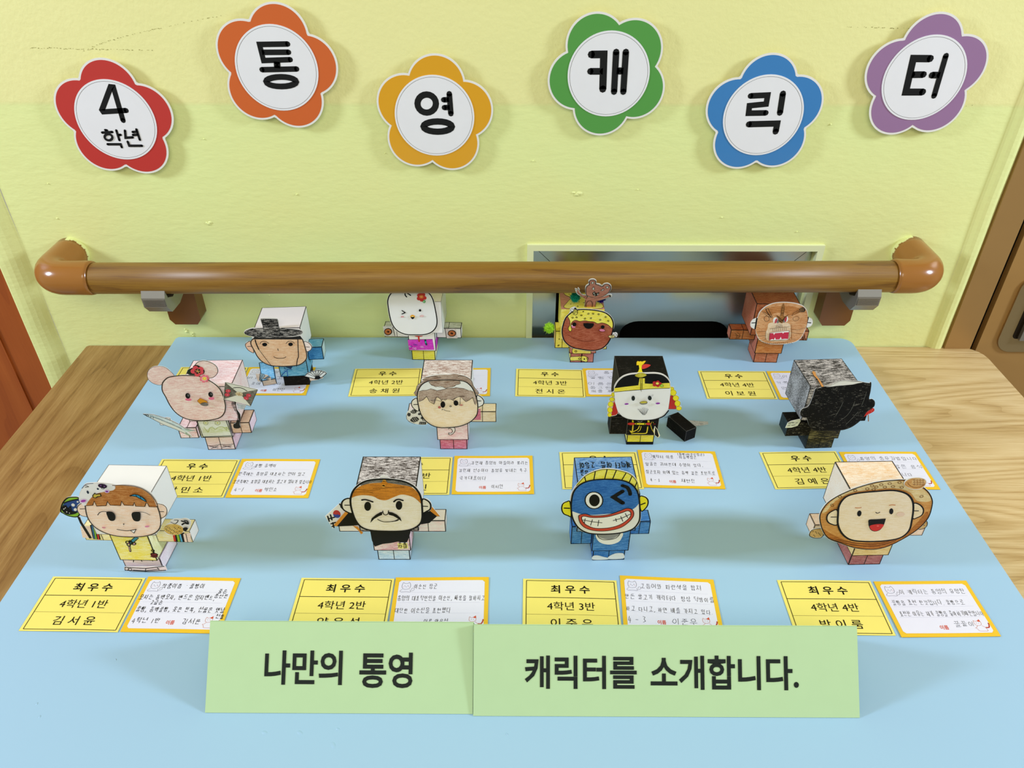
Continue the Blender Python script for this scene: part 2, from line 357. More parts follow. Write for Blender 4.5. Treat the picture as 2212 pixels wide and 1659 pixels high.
out = [(lx0, HZ0), (lx0, lz1), (lx1, lz1), (lx1, HZ0), (ax1, HZ0)]+list(reversed(arc2+[]))[0:0]+[(p[0], p[1]) for p in reversed(arc2)]+[(p[0], p[1]) for p in reversed(arc)]+[(ax0, HZ0)]
mb.sheet(out, -.002, 0, M_steel); put(mb, 'door_leaf', h, P.M)
mb = MB(); mb.box(HX0-.004, HX1+.004, HY+.02, HY+.03, HZ0-.01, HZ1, M_black); put(mb, 'cavity_shade', h)  # black sheet paints the darkness of the cavity behind the leaf

# left: wooden door;  right: bronze steel door in its frame
mb = MB(); mb.box(-1.6, -.686, WY-.004, WY+.03, -.76, 1.5, M_door)
d1 = struct(mb, 'door_1', bevel=.002)
PD = Plane((0, WY-.004, 0))
mb = MB(); g0 = [(-.7325, -.7), (-.7325, 1.4), (-.7305, 1.4), (-.7305, -.7)]; mb.sheet(g0, 0, .0025, M_door, M=PD.M); put(mb, 'panel_bead', d1)
mb = MB(); mb.box(.6245, .6615, WY-.006, WY+.03, -.76, 1.5, M_bronze2); struct(mb, 'trim_2', bevel=.0015)
mb = MB(); mb.box(.6600, .6760, WY+.006, WY+.03, -.76, 1.5, M_black); struct(mb, 'gap_shade')  # black strip stands in for the shade in the gap beside the door
mb = MB(); mb.box(.6720, 1.5, WY-.004, WY+.03, -.76, 1.5, M_bronze); d2 = struct(mb, 'door_2', bevel=.002)
hp = Plane((.742, WY-.004, .03)); mb = MB()
def stadium(cx, cy, w, h_, r, n=8):
    pts = []
    for sx_, sy_, a0 in ((1, 1, 0), (-1, 1, 90), (-1, -1, 180), (1, -1, 270)):
        for i in range(n+1):
            a = math.radians(a0+90*i/n); pts.append((cx+sx_*(w/2-r)+r*math.cos(a), cy+sy_*(h_/2-r)+r*math.sin(a)))
    return pts
hs = stadium(0, .012, .092, .125, .024)
mb.sheet(hs, -.001, .003, M_chrome); pl = put(mb, 'handle_plate', d2, hp.M, bevel=.001)
mb = MB(); mb.sheet(stadium(0, .014, .056, .084, .006), .003, .0034, flat('handle_pocket', '3a3128', .25, metal=.9)); put(mb, 'handle_pocket', pl, hp.M)
mb = MB(); mb.box(-.02, .02, -.028, .05, .0034, .009, M_alu); put(mb, 'latch', pl, hp.M, bevel=.001)

# ------------------------------------------------------------------ two tables and the board
def table(x0, x1, y0, y1, mat, label, chamfer):
    t = root('wooden_table', ((x0+x1)/2, (y0+y1)/2, -.76), 0, label, 'table', None)
    mb = MB(); c = chamfer; r = .014
    pts = [(x0, y0), (x1, y0)]
    for (cx, cy, a0, on) in ((x1, y1, 0, c == 'R'), (x0, y1, 90, c == 'L')):
        if on:
            rr_ = .03 if c == 'R' else .004
            for i in range(6):
                a = math.radians(a0+90*i/5); pts.append((cx+(-rr_ if c == 'R' else rr_)+rr_*math.cos(a), cy-rr_+rr_*math.sin(a)))
        else: pts.append((cx, cy))
    mb.sheet(pts, -.041, -.016, mat); put(mb, 'tabletop', t, bevel=.0015)
    for lx in (x0+.05, x1-.05):
        for ly in (y0+.05, y1-.05):
            mb = MB(); mb.box(lx-.02, lx+.02, ly-.02, ly+.02, -.76, -.0412, M_alu); put(mb, 'leg', t)
    return t
table(-.6125, -.001, .10, .9335, M_tableL, 'darker brown wooden table with lengthwise grain under the left of the blue board', 'L')
table(.001, .6755, .10, .9335, M_tableR, 'lighter tan wooden table with crosswise grain by the bronze steel door', 'R')
mb = MB(); rr_ = .016; pts = [(-.4785, .11), (.4845, .11)]
for i in range(7): a = math.radians(90*i/6); pts.append((.4845-rr_+rr_*math.cos(a), .9315-rr_+rr_*math.sin(a)))
pts += [(-.4755, .9315), (-.4785, .928)]
mb.sheet(pts, -.0158, 0, M_board)
bd = tag(put(mb, 'display_board', bevel=.0012), 'light blue display board lying across the two tables under the paper figures', 'board')
# small raised dents in the film
mb = MB()
for (x, y, r, a) in ((572, 1583, 8, 20), (648, 1583, 8, 30), (720, 1610, 9, 60), (730, 1575, 5, 20), (80, 1520, 4, 90), (86, 1548, 4, 90), (250, 1425, 3, 60), (1095, 1586, 3, 60), (1110, 1080, 3, 0)):
    c = ground(x, y); seg = 12; R_ = Matrix.Translation((c.x, c.y, 0)) @ Matrix.Rotation(math.radians(-a), 4, 'Z')
    vs = [(r*.0004*q*math.cos(6.283*i/seg), r*.00022*q*math.sin(6.283*i/seg), h_) for q, h_ in ((1, -.00005), (.5, .0004)) for i in range(seg)]+[(0, 0, .0006)]
    mb.add(vs, [(i, (i+1) % seg, seg+(i+1) % seg, seg+i) for i in range(seg)]+[(seg+i, seg+(i+1) % seg, 2*seg) for i in range(seg)], M_board, R_)
tag(put(mb, 'film_bumps', bd, smooth=True), kind='stuff')

# ------------------------------------------------------------------ handrail
def tube(mb, path, rad, mat, seg=32, caps=True):
    vs = []; n = len(path); up = Vector((0, 0, 1))
    for i, p in enumerate(path):
        p = Vector(p); a = Vector(path[max(0, i-1)]); b_ = Vector(path[min(n-1, i+1)]); t = (b_-a).normalized(); s_ = t.cross(up).normalized(); w_ = s_.cross(t)
        r = rad[i] if isinstance(rad, list) else rad
        vs += [tuple(p+s_*(r*math.cos(6.28318*k/seg))+w_*(r*math.sin(6.28318*k/seg))) for k in range(seg)]
    fs = [(i*seg+k, i*seg+(k+1) % seg, (i+1)*seg+(k+1) % seg, (i+1)*seg+k) for i in range(n-1) for k in range(seg)]
    if caps: fs += [tuple(range(seg))[::-1], tuple((n-1)*seg+k for k in range(seg))]
    mb.add(vs, fs, mat)
RY = .864
rail = root('handrail', (-.02, RY, .132), 0, 'brown wood-grain handrail tube running along the yellow-green wall', 'handrail')
zl = lambda x: .1299+(x+.478)*.0046
mb = MB(); tube(mb, [(x, RY, zl(x)) for x in (-.535, -.3, 0, .25, .49)], .0198, M_rail); put(mb, 'tube', rail, smooth=True)
for s, xr, xc in ((-1, -.526, -.5860), (1, .479, .5290)):
    z = zl(xr)+.0005; R_ = .026; path = [(xr, RY, z), (xr+s*.004, RY, z), (xc-s*R_, RY, z)]
    for i in range(1, 11):
        a = math.pi/2*i/10; path.append((xc-s*R_+s*R_*math.sin(a), RY+R_*(1-math.cos(a)), z))
    path += [(xc, WY-.012, z), (xc, WY+.001, z)]
    mb = MB(); tube(mb, path, [.0208]+[.0217]*(len(path)-1), M_elbow); el = put(mb, 'elbow', rail, smooth=True)
    # paint creeping onto the elbow at the wall
    mb = MB(); 
    for k in range(14):
        a = math.radians((-35 if s < 0 else 100)+k*9); rr2 = .0219
        mb.box(-.0025, .0025, -.0035-.004*random.random(), .0, -.0004, .0004, mw, Matrix.Translation((xc+rr2*math.cos(a), WY, z+rr2*math.sin(a))) @ Matrix.Rotation(-(a-math.pi/2), 4, 'Y'))
    tag(put(mb, 'paint_fringe', el), kind='stuff')
    # bracket
    bx = -.449 if s < 0 else .446; zz = zl(bx)
    mb = MB(); bw = .0215; zt, zb = zz-.034, .0335
    q = [(bx-bw, zt), (bx-bw, zb+.008), (bx-bw+.006, zb), (bx+bw-.006, zb), (bx+bw, zb+.008), (bx+bw, zt)]
    mb.sheet(q, 0, .024, flat('bracket_brown', '7a4a1c', .35)); put(mb, 'wall_bracket', rail, Plane((0, WY, 0)).M, bevel=.002)
    cx0 = -.4625 if s < 0 else .4325; cx1 = cx0+.0295
    prof = [(.8465, zz-.008), (.8415, zz-.017), (.8425, zz-.030), (.8520, zz-.0415), (.8780, zz-.0430), (.9000, zz-.036), (.9130, zz-.024), (.9140, zz-.006), (.8840, zz-.004)]
    inner = [(.8850, zz-.013), (.8800, zz-.021), (.864, zz-.026), (.850, zz-.020)]
    mb = MB(); PP = Matrix(((0, 0, 1, cx0), (1, 0, 0, 0), (0, 1, 0, 0), (0, 0, 0, 1)))
    mb.sheet(prof+inner, 0, .0295, M_alu, M=PP); cl = put(mb, 'clamp', rail, bevel=.0006)
    mb = MB()
    for k in range(6): mb.box(cx0+.001, cx1-.001, .8402, .8425, zz-.0185-.0019*k-.0005, zz-.0185-.0019*k+.0004, M_alu)
    tag(put(mb, 'clamp_ribs', cl), kind='stuff')
# ------------------------------------------------------------------ lettering
_T = {}
def glyphs(txt, bold=0.0, spacing=1.0):
    """flat printed letters from Blender's own built-in font: verts, faces, bounds"""
    k = (txt, bold, spacing)
    if k in _T: return _T[k]
    c = bpy.data.curves.new('lettering', 'FONT'); c.body = txt; c.size = 1; c.offset = bold; c.resolution_u = 3; c.space_character = spacing
    o = bpy.data.objects.new('lettering', c); COL.objects.link(o); bpy.context.view_layer.update()
    dg = bpy.context.evaluated_depsgraph_get(); me = bpy.data.meshes.new_from_object(o.evaluated_get(dg))
    v = [(p.co.x, p.co.y) for p in me.vertices]; f = [tuple(p.vertices) for p in me.polygons]
    bpy.data.objects.remove(o); bpy.data.curves.remove(c); bpy.data.meshes.remove(me)
    x0, x1 = min(p[0] for p in v), max(p[0] for p in v); y0, y1 = min(p[1] for p in v), max(p[1] for p in v)
    _T[k] = (v, f, x0, x1, y0, y1); return _T[k]
def text(mb, txt, x0, x1, y0, y1, z, mat='K', M=None, bold=0.0, spacing=1.0):
    v, f, a0, a1, b0, b1 = glyphs(txt, bold, spacing); kx = (x1-x0)/(a1-a0); ky = (y1-y0)/(b1-b0)
    mb.add([(x0+(p[0]-a0)*kx, y0+(p[1]-b0)*ky, z) for p in v], f, mat, M)
# pen-stroke hangul for handwriting (unit boxes, y down)
O_ = [(.5+.48*math.cos(t*math.pi/5-1.5), .5+.48*math.sin(t*math.pi/5-1.5)) for t in range(11)]
CONS = {'ㄱ': [[(.05, .1), (.9, .1), (.75, 1)]], 'ㄴ': [[(.1, 0), (.1, .9), (1, .85)]], 'ㄷ': [[(.95, .1), (.1, .1), (.1, .9), (1, .88)]], 'ㄹ': [[(.1, 0), (.9, 0), (.9, .48), (.1, .5), (.1, 1), (1, .97)]],
 'ㅁ': [[(.1, .05), (.1, .95), (.9, .95), (.9, .05), (.1, .05)]], 'ㅂ': [[(.1, 0), (.1, 1), (.9, 1), (.9, 0)], [(.1, .5), (.9, .5)]], 'ㅅ': [[(.5, 0), (.42, .45), (0, 1)], [(.46, .35), (1, 1)]], 'ㅇ': [O_],
 'ㅈ': [[(0, .08), (1, .05)], [(.55, .06), (.42, .5), (0, 1)], [(.45, .45), (1, 1)]], 'ㅊ': [[(.35, -.12), (.65, -.1)], [(0, .15), (1, .15)], [(.52, .15), (.42, .55), (0, 1)], [(.45, .5), (1, 1)]],
 'ㅋ': [[(.05, .05), (.9, .05), (.75, 1)], [(0, .5), (.85, .47)]], 'ㅌ': [[(.95, .05), (.1, .05), (.1, .95), (1, .93)], [(.1, .5), (.9, .48)]], 'ㅍ': [[(0, .05), (1, .05)], [(0, .95), (1, .95)], [(.3, .05), (.35, .95)], [(.7, .05), (.65, .95)]],
 'ㅎ': [[(.35, -.05), (.65, -.05)], [(0, .22), (1, .2)], [(.5+.3*math.cos(t*math.pi/5-1.5), .68+.32*math.sin(t*math.pi/5-1.5)) for t in range(11)]]}
for d, s_ in (('ㄲ', 'ㄱ'), ('ㄸ', 'ㄷ'), ('ㅃ', 'ㅂ'), ('ㅆ', 'ㅅ'), ('ㅉ', 'ㅈ')): CONS[d] = [[(x*.45+o, y) for x, y in st_] for o in (0, .53) for st_ in CONS[s_]]
for d, a, b_ in (('ㄳ', 'ㄱ', 'ㅅ'), ('ㄵ', 'ㄴ', 'ㅈ'), ('ㄶ', 'ㄴ', 'ㅎ'), ('ㄺ', 'ㄹ', 'ㄱ'), ('ㄻ', 'ㄹ', 'ㅁ'), ('ㄼ', 'ㄹ', 'ㅂ'), ('ㄽ', 'ㄹ', 'ㅅ'), ('ㄾ', 'ㄹ', 'ㅌ'), ('ㄿ', 'ㄹ', 'ㅍ'), ('ㅀ', 'ㄹ', 'ㅎ'), ('ㅄ', 'ㅂ', 'ㅅ')):
    CONS[d] = [[(x*.45, y) for x, y in q] for q in CONS[a]]+[[(x*.45+.53, y) for x, y in q] for q in CONS[b_]]
INI = 'ㄱㄲㄴㄷㄸㄹㅁㅂㅃㅅㅆㅇㅈㅉㅊㅋㅌㅍㅎ'; FIN = ' ㄱㄲㄳㄴㄵㄶㄷㄹㄺㄻㄼㄽㄾㄿㅀㅁㅂㅄㅅㅆㅇㅈㅊㅋㅌㅍㅎ'
VT = {'ㅣ': [[(.5, 0), (.5, 1)]], 'ㅏ': [[(.35, 0), (.35, 1)], [(.35, .48), (.9, .48)]], 'ㅑ': [[(.35, 0), (.35, 1)], [(.35, .35), (.9, .35)], [(.35, .62), (.9, .62)]], 'ㅓ': [[(.75, 0), (.75, 1)], [(.1, .48), (.75, .48)]], 'ㅕ': [[(.75, 0), (.75, 1)], [(.15, .35), (.75, .35)], [(.15, .62), (.75, .62)]],
 'ㅐ': [[(.2, .05), (.2, .95)], [(.75, 0), (.75, 1)], [(.2, .5), (.75, .5)]], 'ㅔ': [[(.5, .05), (.5, .95)], [(.85, 0), (.85, 1)], [(.05, .48), (.5, .48)]], 'ㅒ': [[(.2, .05), (.2, .95)], [(.75, 0), (.75, 1)], [(.2, .38), (.75, .38)], [(.2, .62), (.75, .62)]], 'ㅖ': [[(.5, .05), (.5, .95)], [(.85, 0), (.85, 1)], [(.05, .38), (.5, .38)], [(.05, .62), (.5, .62)]]}
VH = {'ㅡ': [[(0, .5), (1, .5)]], 'ㅗ': [[(0, .9), (1, .9)], [(.5, .1), (.5, .9)]], 'ㅛ': [[(0, .9), (1, .9)], [(.33, .1), (.33, .9)], [(.67, .1), (.67, .9)]], 'ㅜ': [[(0, .2), (1, .2)], [(.5, .2), (.5, 1)]], 'ㅠ': [[(0, .2), (1, .2)], [(.33, .2), (.33, 1)], [(.67, .2), (.67, 1)]]}
VC = {'ㅘ': 'ㅗㅏ', 'ㅙ': 'ㅗㅐ', 'ㅚ': 'ㅗㅣ', 'ㅝ': 'ㅜㅓ', 'ㅞ': 'ㅜㅔ', 'ㅟ': 'ㅜㅣ', 'ㅢ': 'ㅡㅣ'}
MED = 'ㅏㅐㅑㅒㅓㅔㅕㅖㅗㅘㅙㅚㅛㅜㅝㅞㅟㅠㅡㅢㅣ'
DIG = {'1': [[(.5, 0), (.45, 1)]], '2': [[(.1, .2), (.5, 0), (.85, .3), (.1, 1), (.95, .95)]], '3': [[(.1, .05), (.8, .1), (.4, .45), (.85, .75), (.1, .98)]], '4': [[(.5, 0), (.05, .65), (.95, .65)], [(.7, .3), (.65, 1)]],
 '-': [[(.1, .5), (.9, .5)]], '.': [[(.2, .9), (.28, .98)]], ',': [[(.3, .85), (.1, 1.15)]], ':': [[(.4, .3), (.45, .38)], [(.4, .75), (.45, .83)]], '(': [[(.7, -.1), (.35, .45), (.7, 1.1)]], ')': [[(.3, -.1), (.65, .45), (.3, 1.1)]], '"': [[(.3, 0), (.25, .25)], [(.6, 0), (.55, .25)]], '+': [[(.1, .5), (.9, .5)], [(.5, .1), (.5, .9)]]}
def syll(ch):
    """list of strokes in the unit box, and advance"""
    if ch in DIG: return [[(x*.6, y) for x, y in q] for q in DIG[ch]], (.38 if ch in '.,:"' else .7)
    k = ord(ch)-0xAC00
    if k < 0: return [], .6
    i, m, f = k//588, (k % 588)//28, k % 28
    C, V, Fn = CONS[INI[i]], MED[m], (CONS[FIN[f]] if f else None)
    out = []; H = .58 if Fn else 1.0
    def place(S, x0, x1, y0, y1): return [[(x0+x*(x1-x0), y0+y*(y1-y0)) for x, y in q] for q in S]
    if V in VT: out += place(C, 0, .52, .06*H, .85*H); out += place(VT[V], .6, 1, 0, H)
    elif V in VH:
        out += place(C, .18, .82, 0, .5*H); out += place(VH[V], 0, 1, .58*H, (.98 if not Fn else 1.0)*H)
    else:
        a, b2 = VC[V]; out += place(C, .05, .55, 0, .5*H); out += place(VH[a], 0, .65, .58*H, .95*H); out += place(VT[b2], .66, 1.0, 0, H)
    if Fn: out += place(Fn, .15, .9, .68, 1)
    return out, 1.16
def write(mb, txt, x0, x1, yb, h, w, z, mat, M=None, seed=1, fit=True, jit=.05):
    r = random.Random(seed); adv = []; tot = 0
    for ch in txt:
        S, a = syll(ch) if ch != ' ' else ([], .6)
        adv.append((S, tot)); tot += a
    k = (x1-x0)/tot
    for S, a in adv:
        ox = a*k+x0; oy = r.uniform(-.06, .06)*h; sc = r.uniform(.86, 1.05)
        for q in S:
            pts = [(ox+(x+r.uniform(-jit, jit)+.06*(1-y))*k*.92*sc, yb+oy+(1-y+r.uniform(-jit, jit))*h*sc) for x, y in q]
            mb.line(pts, w, z, mat, M, caps=False)

# ------------------------------------------------------------------ name cards and comment cards
YW, YH, WW, WH = .0900, .0623, .0901, .0635
M_ycard = paper('f8e572', .6); M_border = paper('f2c22c', .55); M_white = paper('e9e6ee', .6)
def card_frame(tl, tr, w):
    a, c = ground(*tl) if tl else None, ground(*tr) if tr else None
    return a, c
def corner_frame(tl, tr, w, yaw0=0.0):
    if tl and tr:
        a, c = ground(*tl), ground(*tr); yaw = math.atan2(c.y-a.y, c.x-a.x); m = (a+c)/2
    else:
        yaw = yaw0; p = ground(*(tl or tr)); u = Vector((math.cos(yaw), math.sin(yaw), 0)); m = p+u*(w/2 if tl else -w/2)
    m.z = 0
    return Matrix.Translation(m) @ Matrix.Rotation(yaw, 4, 'Z')      # origin: middle of the top edge
def wavy(w, h, seed, z=.0009, amp=.0010, nx=12, ny=6):
    """slightly curled sheet"""
    r = random.Random(seed); ph = [r.uniform(0, 6.28) for _ in range(4)]
    return lambda x, y: .0005+amp*.22*(1+math.sin(x*60+ph[0]))*(.6+.4*math.sin(y*70+ph[1]))
def curl(mb, hf):
    mb.v = [(x, y, z+hf(x, y)) for x, y, z in mb.v]
def sheetgrid(mb, w, h, mat, back, nx=14, ny=8, t=.00025):
    for z, fl in ((0, 0), (-t, 1)):
        vs = [(-w/2+w*i/nx, -h*j/ny, z) for j in range(ny+1) for i in range(nx+1)]
        fs = [(j*(nx+1)+i, (j+1)*(nx+1)+i, (j+1)*(nx+1)+i+1, j*(nx+1)+i+1) for j in range(ny) for i in range(nx)]
        mb.add(vs, [f[::-1] for f in fs] if fl else fs, back if fl else mat)
def dense(mb, maxlen=.008):
    pass
def seg(a, b, n=12): return [(a[0]+(b[0]-a[0])*i/n, a[1]+(b[1]-a[1])*i/n) for i in range(n+1)]
def name_card(tl, tr, lines, label, seed, yaw=0.0, row=None):
    M = corner_frame(tl, tr, YW, yaw); hf = wavy(YW, YH, seed)
    mb = MB(); sheetgrid(mb, YW, YH, M_ycard, M_ycard); curl(mb, hf); o = put(mb, 'name_card', None, M); tag(o, label, 'card', 'yellow name cards on the blue board')
    mb = MB(); a = .0032; x0, x1, y0, y1 = -YW/2+a, YW/2-a*.8, -a*.7, -YH+a*.6; z = .0002
    for p, q in (((x0, y0), (x1, y0)), ((x1, y0), (x1, y1)), ((x1, y1), (x0, y1)), ((x0, y1), (x0, y0))): mb.line(seg(p, q), .00055, z, 'K', caps=False)
    r1 = y0+(y1-y0)*.345; r2 = y0+(y1-y0)*.675
    mb.line(seg((x0, r1), (x1, r1)), .0006, z, 'K', caps=False); mb.line(seg((x0, r2), (x1, r2)), .0002, z, '!5a5030', caps=False)
    H = .0098
    cx = .0
    for t, (wd, yc, bold, hh) in zip(lines, ((.0370 if '최' in lines[0] else .0235, (y0+r1)/2, .018, H*.98), (.0445, (r1+r2)/2, 0.0, H*.98), (.0385, (r2+y1)/2+.0002, .002, H))):
        if t: text(mb, t, cx-wd/2, cx+wd/2, yc-hh/2, yc+hh/2, z, 'K', bold=bold)
    curl(mb, hf); put(mb, 'lettering', o, M); return o
def cat_print(mb, x, y, s, z, kind):
    T = lambda P: [(x+a*s, y-b*s) for a, b in P]
    if kind == 'sit':
        c = '!8d8a94'; mb.line(T(smooth([(.1, .5), (.12, .2), (.2, .02), (.32, .12), (.6, .12), (.72, .0), (.84, .2), (.86, .5), (.75, .72), (.45, .8), (.2, .72)])), s*.035, z, c, closed=True)
        for cx in (.33, .62): mb.line(T([(cx, .38), (cx+.04, .42)]), s*.05, z, c)
        mb.line(T([(.42, .5), (.48, .54), (.54, .5)]), s*.03, z, c, caps=False)
        mb.poly(T(ell(.24, .52, .05, .03)), z, 'e7b7bd'); mb.poly(T(ell(.72, .52, .05, .03)), z, 'e7b7bd')
        mb.line(T(smooth([(.15, .8), (-.02, .95), (.05, 1.08), (.5, 1.05), (.9, 1.08), (.86, .85)], False)), s*.03, z, c)
        mb.line(T(smooth([(.95, 1.0), (1.2, .9), (1.22, .7), (1.05, .66), (.98, .85)], False)), s*.03, z, c)
    else:
        c = '!cf8f7e'; mb.line(T(smooth([(.1, .35), (.15, .12), (.25, .2), (.5, .15), (.62, .02), (.66, .3), (.6, .52), (.35, .6), (.15, .52)])), s*.03, z, c, closed=True)
        mb.poly(T([(.4, .17), (.62, .03), (.66, .26), (.52, .24)]), z+.00002, 'd4502e')
        mb.line(T(smooth([(.25, .62), (.1, .78), (.0, .8), (.12, .92), (.2, 1.1), (.6, 1.12), (.85, 1.1), (.8, .8), (.6, .62)], False)), s*.03, z, c)
        mb.line(T(smooth([(.85, .8), (1.08, .78), (1.2, .55), (1.22, .4)], False)), s*.1, z, '!b5452f')
        for cx in (.27, .45): mb.line(T([(cx, .36), (cx+.03, .37)]), s*.04, z, c)
def comment_card(tl, tr, lines, label, seed, yaw=0.0, pen='!4a4a52', pw=.00036):
    """lines: (text, u0, u1, v) with v the baseline; the printed word for 'name' sits at (u, v) when given as ('@', u, v)"""
    M = corner_frame(tl, tr, WW, yaw); hf = wavy(WW, WH, seed)
    mb = MB(); sheetgrid(mb, WW, WH, M_border, M_border); curl(mb, hf); o = put(mb, 'comment_card', None, M); tag(o, label, 'card', 'comment cards with orange borders on the blue board')
    mb = MB(); w, h = WW-.0078, WH-.0078; P = stadium(0, -WH/2, w, h, .0035, 4)
    # white field as a fan strip so that it follows the curl
    z = .00012; nx = 14; x0, x1 = -w/2, w/2
    for k in range(nx):
        a, c = x0+w*k/nx, x0+w*(k+1)/nx; ia = .0012 if k == 0 else 0; ic = .0012 if k == nx-1 else 0
        yt, yb_ = -WH/2+h/2, -WH/2-h/2; ny = 8
        col = [(a, c, yt-(yt-yb_)*j/ny, yt-(yt-yb_)*(j+1)/ny) for j in range(ny)]
        for j, (a_, c_, t_, b_) in enumerate(col):
            A = [(a_, t_), (a_, b_), (c_, b_), (c_, t_)]
            if k == 0 and j == 0: A = [(a_, t_-.0022), (a_, b_), (c_, b_), (c_, t_), (a_+.0022, t_)]
            if k == 0 and j == ny-1: A = [(a_, t_), (a_, b_+.0022), (a_+.0022, b_), (c_, b_), (c_, t_)]
            if k == nx-1 and j == 0: A = [(a_, t_), (a_, b_), (c_, b_), (c_, t_-.0022), (c_-.0022, t_)]
            if k == nx-1 and j == ny-1: A = [(a_, t_), (a_, b_), (c_-.0022, b_), (c_, b_+.0022), (c_, t_)]
            mb.add([(p[0], p[1], z) for p in A], [tuple(range(len(A)))], M_white)
    curl(mb, hf); wf = put(mb, 'white_field', o, M)
    mb = MB(); z = .00020
    for v in (.285, .475, .665): mb.line(seg((-w/2+.003, -WH*v), (w/2-.004, -WH*v)), .00012, z, '!b9b6c4', caps=False)
    cat_print(mb, -WW/2+.0062, -.0062, .0105, z, 'sit'); cat_print(mb, WW/2-.0185, -WH+.0185, .0115, z, 'run')
    curl(mb, hf); put(mb, 'printed_cats', wf, M)
    mb = MB()
    for i, l in enumerate(lines):
        if l[0] == '@': text(mb, '이름', -WW/2+l[1]*WW, -WW/2+(l[1]+.085)*WW, -WH*l[2], -WH*l[2]+.0048, .00022, '!d2532c', bold=.02)
        else: write(mb, l[0], -WW/2+l[1]*WW, -WW/2+l[2]*WW, -WH*l[3]+.0008, l[4] if len(l) > 4 else .0058, pw, .00024, pen, seed=seed*31+i)
    curl(mb, hf); put(mb, 'handwriting', wf, M); return o
A1, B1 = '최 우 수', '우 수'
name_card((113, 1246), (317, 1249), (A1, '4학년 1반', '김 서 윤'), 'yellow name card of class one reading top prize, before the girl in the yellow jacket', 1)
name_card((652, 1249), (852, 1251), (A1, '4학년 2반', '양 은 성'), 'yellow name card before the moustached figure, its foot hidden by a green sign', 2)
name_card((1131, 1250.7), (1330.4, 1254.6), (A1, '4학년 3반', '이 준 우'), 'yellow name card of class three reading top prize, before the blue winking figure', 3)
name_card((1678, 1253.7), (1880, 1255.5), (A1, '4학년 4반', '박 이 룸'), 'yellow name card of class four reading top prize, before the round bread-faced figure', 4)
name_card((351, 992.6), (518, 993.4), (B1, '4학년 1반', '박 민 소'), 'yellow name card before the pink eared figure, left end behind a white head', 5)
name_card(None, (977.9, 988.2), (B1, '4학년 2반', '이 서 인'), 'yellow name card mostly hidden behind the grey-scribbled head of the moustached figure', 6)
name_card((1208, 977.3), (1375, 976.9), (B1, '4학년 3반', '제 현 진'), 'yellow name card mostly hidden behind the blue head of the winking figure', 7)
name_card((1639.5, 977.5), (1805.8, 975.2), (B1, '4학년 4반', '김 예 은'), 'yellow name card of class four in front of the all-black figure', 8)
name_card(None, (536, 794), (B1, '4학년 1반', '이 현 진'), 'yellow name card mostly hidden behind the pink eared figure', 9)
name_card((767.5, 797.6), (911.9, 796.2), (B1, '4학년 2반', '송 채 원'), 'yellow name card of class two in front of the white chick-faced figure', 10)
name_card((1116.9, 797.1), (1258, 799.5), (B1, '4학년 3반', '전 시 온'), 'yellow name card of class three in front of the brown figure with yellow icing', 11)
name_card((1507, 802), (1652.9, 802.8), (B1, '4학년 4반', '이 보 원'), 'yellow name card of class four in front of the red-brown snarling figure', 12)
comment_card((321, 1246), (520.5, 1249.5), [('작품이름 : 꿀빵이', .2, .66, .23), ('모자는 동백모자, 밴드은 엄지밴드,', .02, .82, .44), ('풍선은', .80, .95, .40, .005), ('꿀손', .82, .92, .31, .005), ('2글손', .17, .30, .53, .005), ('꿀빵, 동백꿀빵, 옷은 한복, 선물은 옛날', .05, .97, .66), ('선물', .9, .99, .76, .005), ('4학년 1반', .07, .36, .86), ('@', .42, .87), ('김서윤', .58, .78, .86)], 'white comment card crowded with handwriting beside the leftmost front yellow card', 21, pen='!2f2f36', pw=.00045)
comment_card((855.6, 1248.2), (1055.9, 1247.6), [('이순신 장군', .21, .46, .23), ('통영의 대표적인인물 이순신, 싸움을 잘하시고', .05, .97, .45), ('대단한 이순신을 표현했다', .04, .62, .67), ('이름 양은성', .35, .6, .87)], 'white comment card between the moustached and blue figures, its foot behind the green signs', 22)
comment_card((1339.7, 1243.7), (1539.8, 1252.8), [('고등어와 파란색을 합쳐', .21, .86, .24), ('만든 물고기 캐릭터다. 항상 덕밤이를', .04, .97, .45), ('하고 다니고, 하얀 배를 가지고 있다.', .04, .93, .67), ('4 - 3', .05, .24, .87, .0068), ('@', .35, .87), ('이준우', .5, .76, .87, .0066)], 'white comment card with widely spaced handwriting right of the blue figure, touching the green sign', 23)
comment_card((1885.5, 1256.8), (2087.7, 1255), [('이 캐릭터는 통영의 유명한', .22, .92, .26), ('꿀빵을 표현 한것입니다. 꿀빵으로', .08, .84, .46), ('표현한 이유는 제가 꿀빵을 좋아하기때문입니다', .1, .97, .66), ('@', .44, .88), ('꿀꿀이', .6, .82, .84)], 'white comment card with faint pencil writing at the right end of the front row', 24, pen='!77777c')
comment_card((522, 992), (692.8, 992.6), [('꿀빵 동백이', .2, .48, .24), ('왼쪽에는 통영을 대표하는 연어 있고', .04, .88, .46), ('오른쪽에는 통영을 대표하는 물고기 멸치가 있습니다', .02, .99, .66), ('4-1', .07, .2, .86), ('@', .33, .87), ('박민소', .44, .6, .86)], 'white comment card with black writing between the girl and moustached figures', 25, pen='!2f2f36')
comment_card((981.6, 985.9), (1150.6, 985.3), [('김민재 통영의 아들이라 불리는', .22, .95, .25), ('김민재 선수이다 통영을 빛내는 축구', .07, .93, .45), ('국가대표이다', .08, .42, .65), ('@', .33, .87), ('이서인', .48, .63, .87)], 'white comment card with small black writing between the moustached and blue figures', 26, pen='!3a3a42')
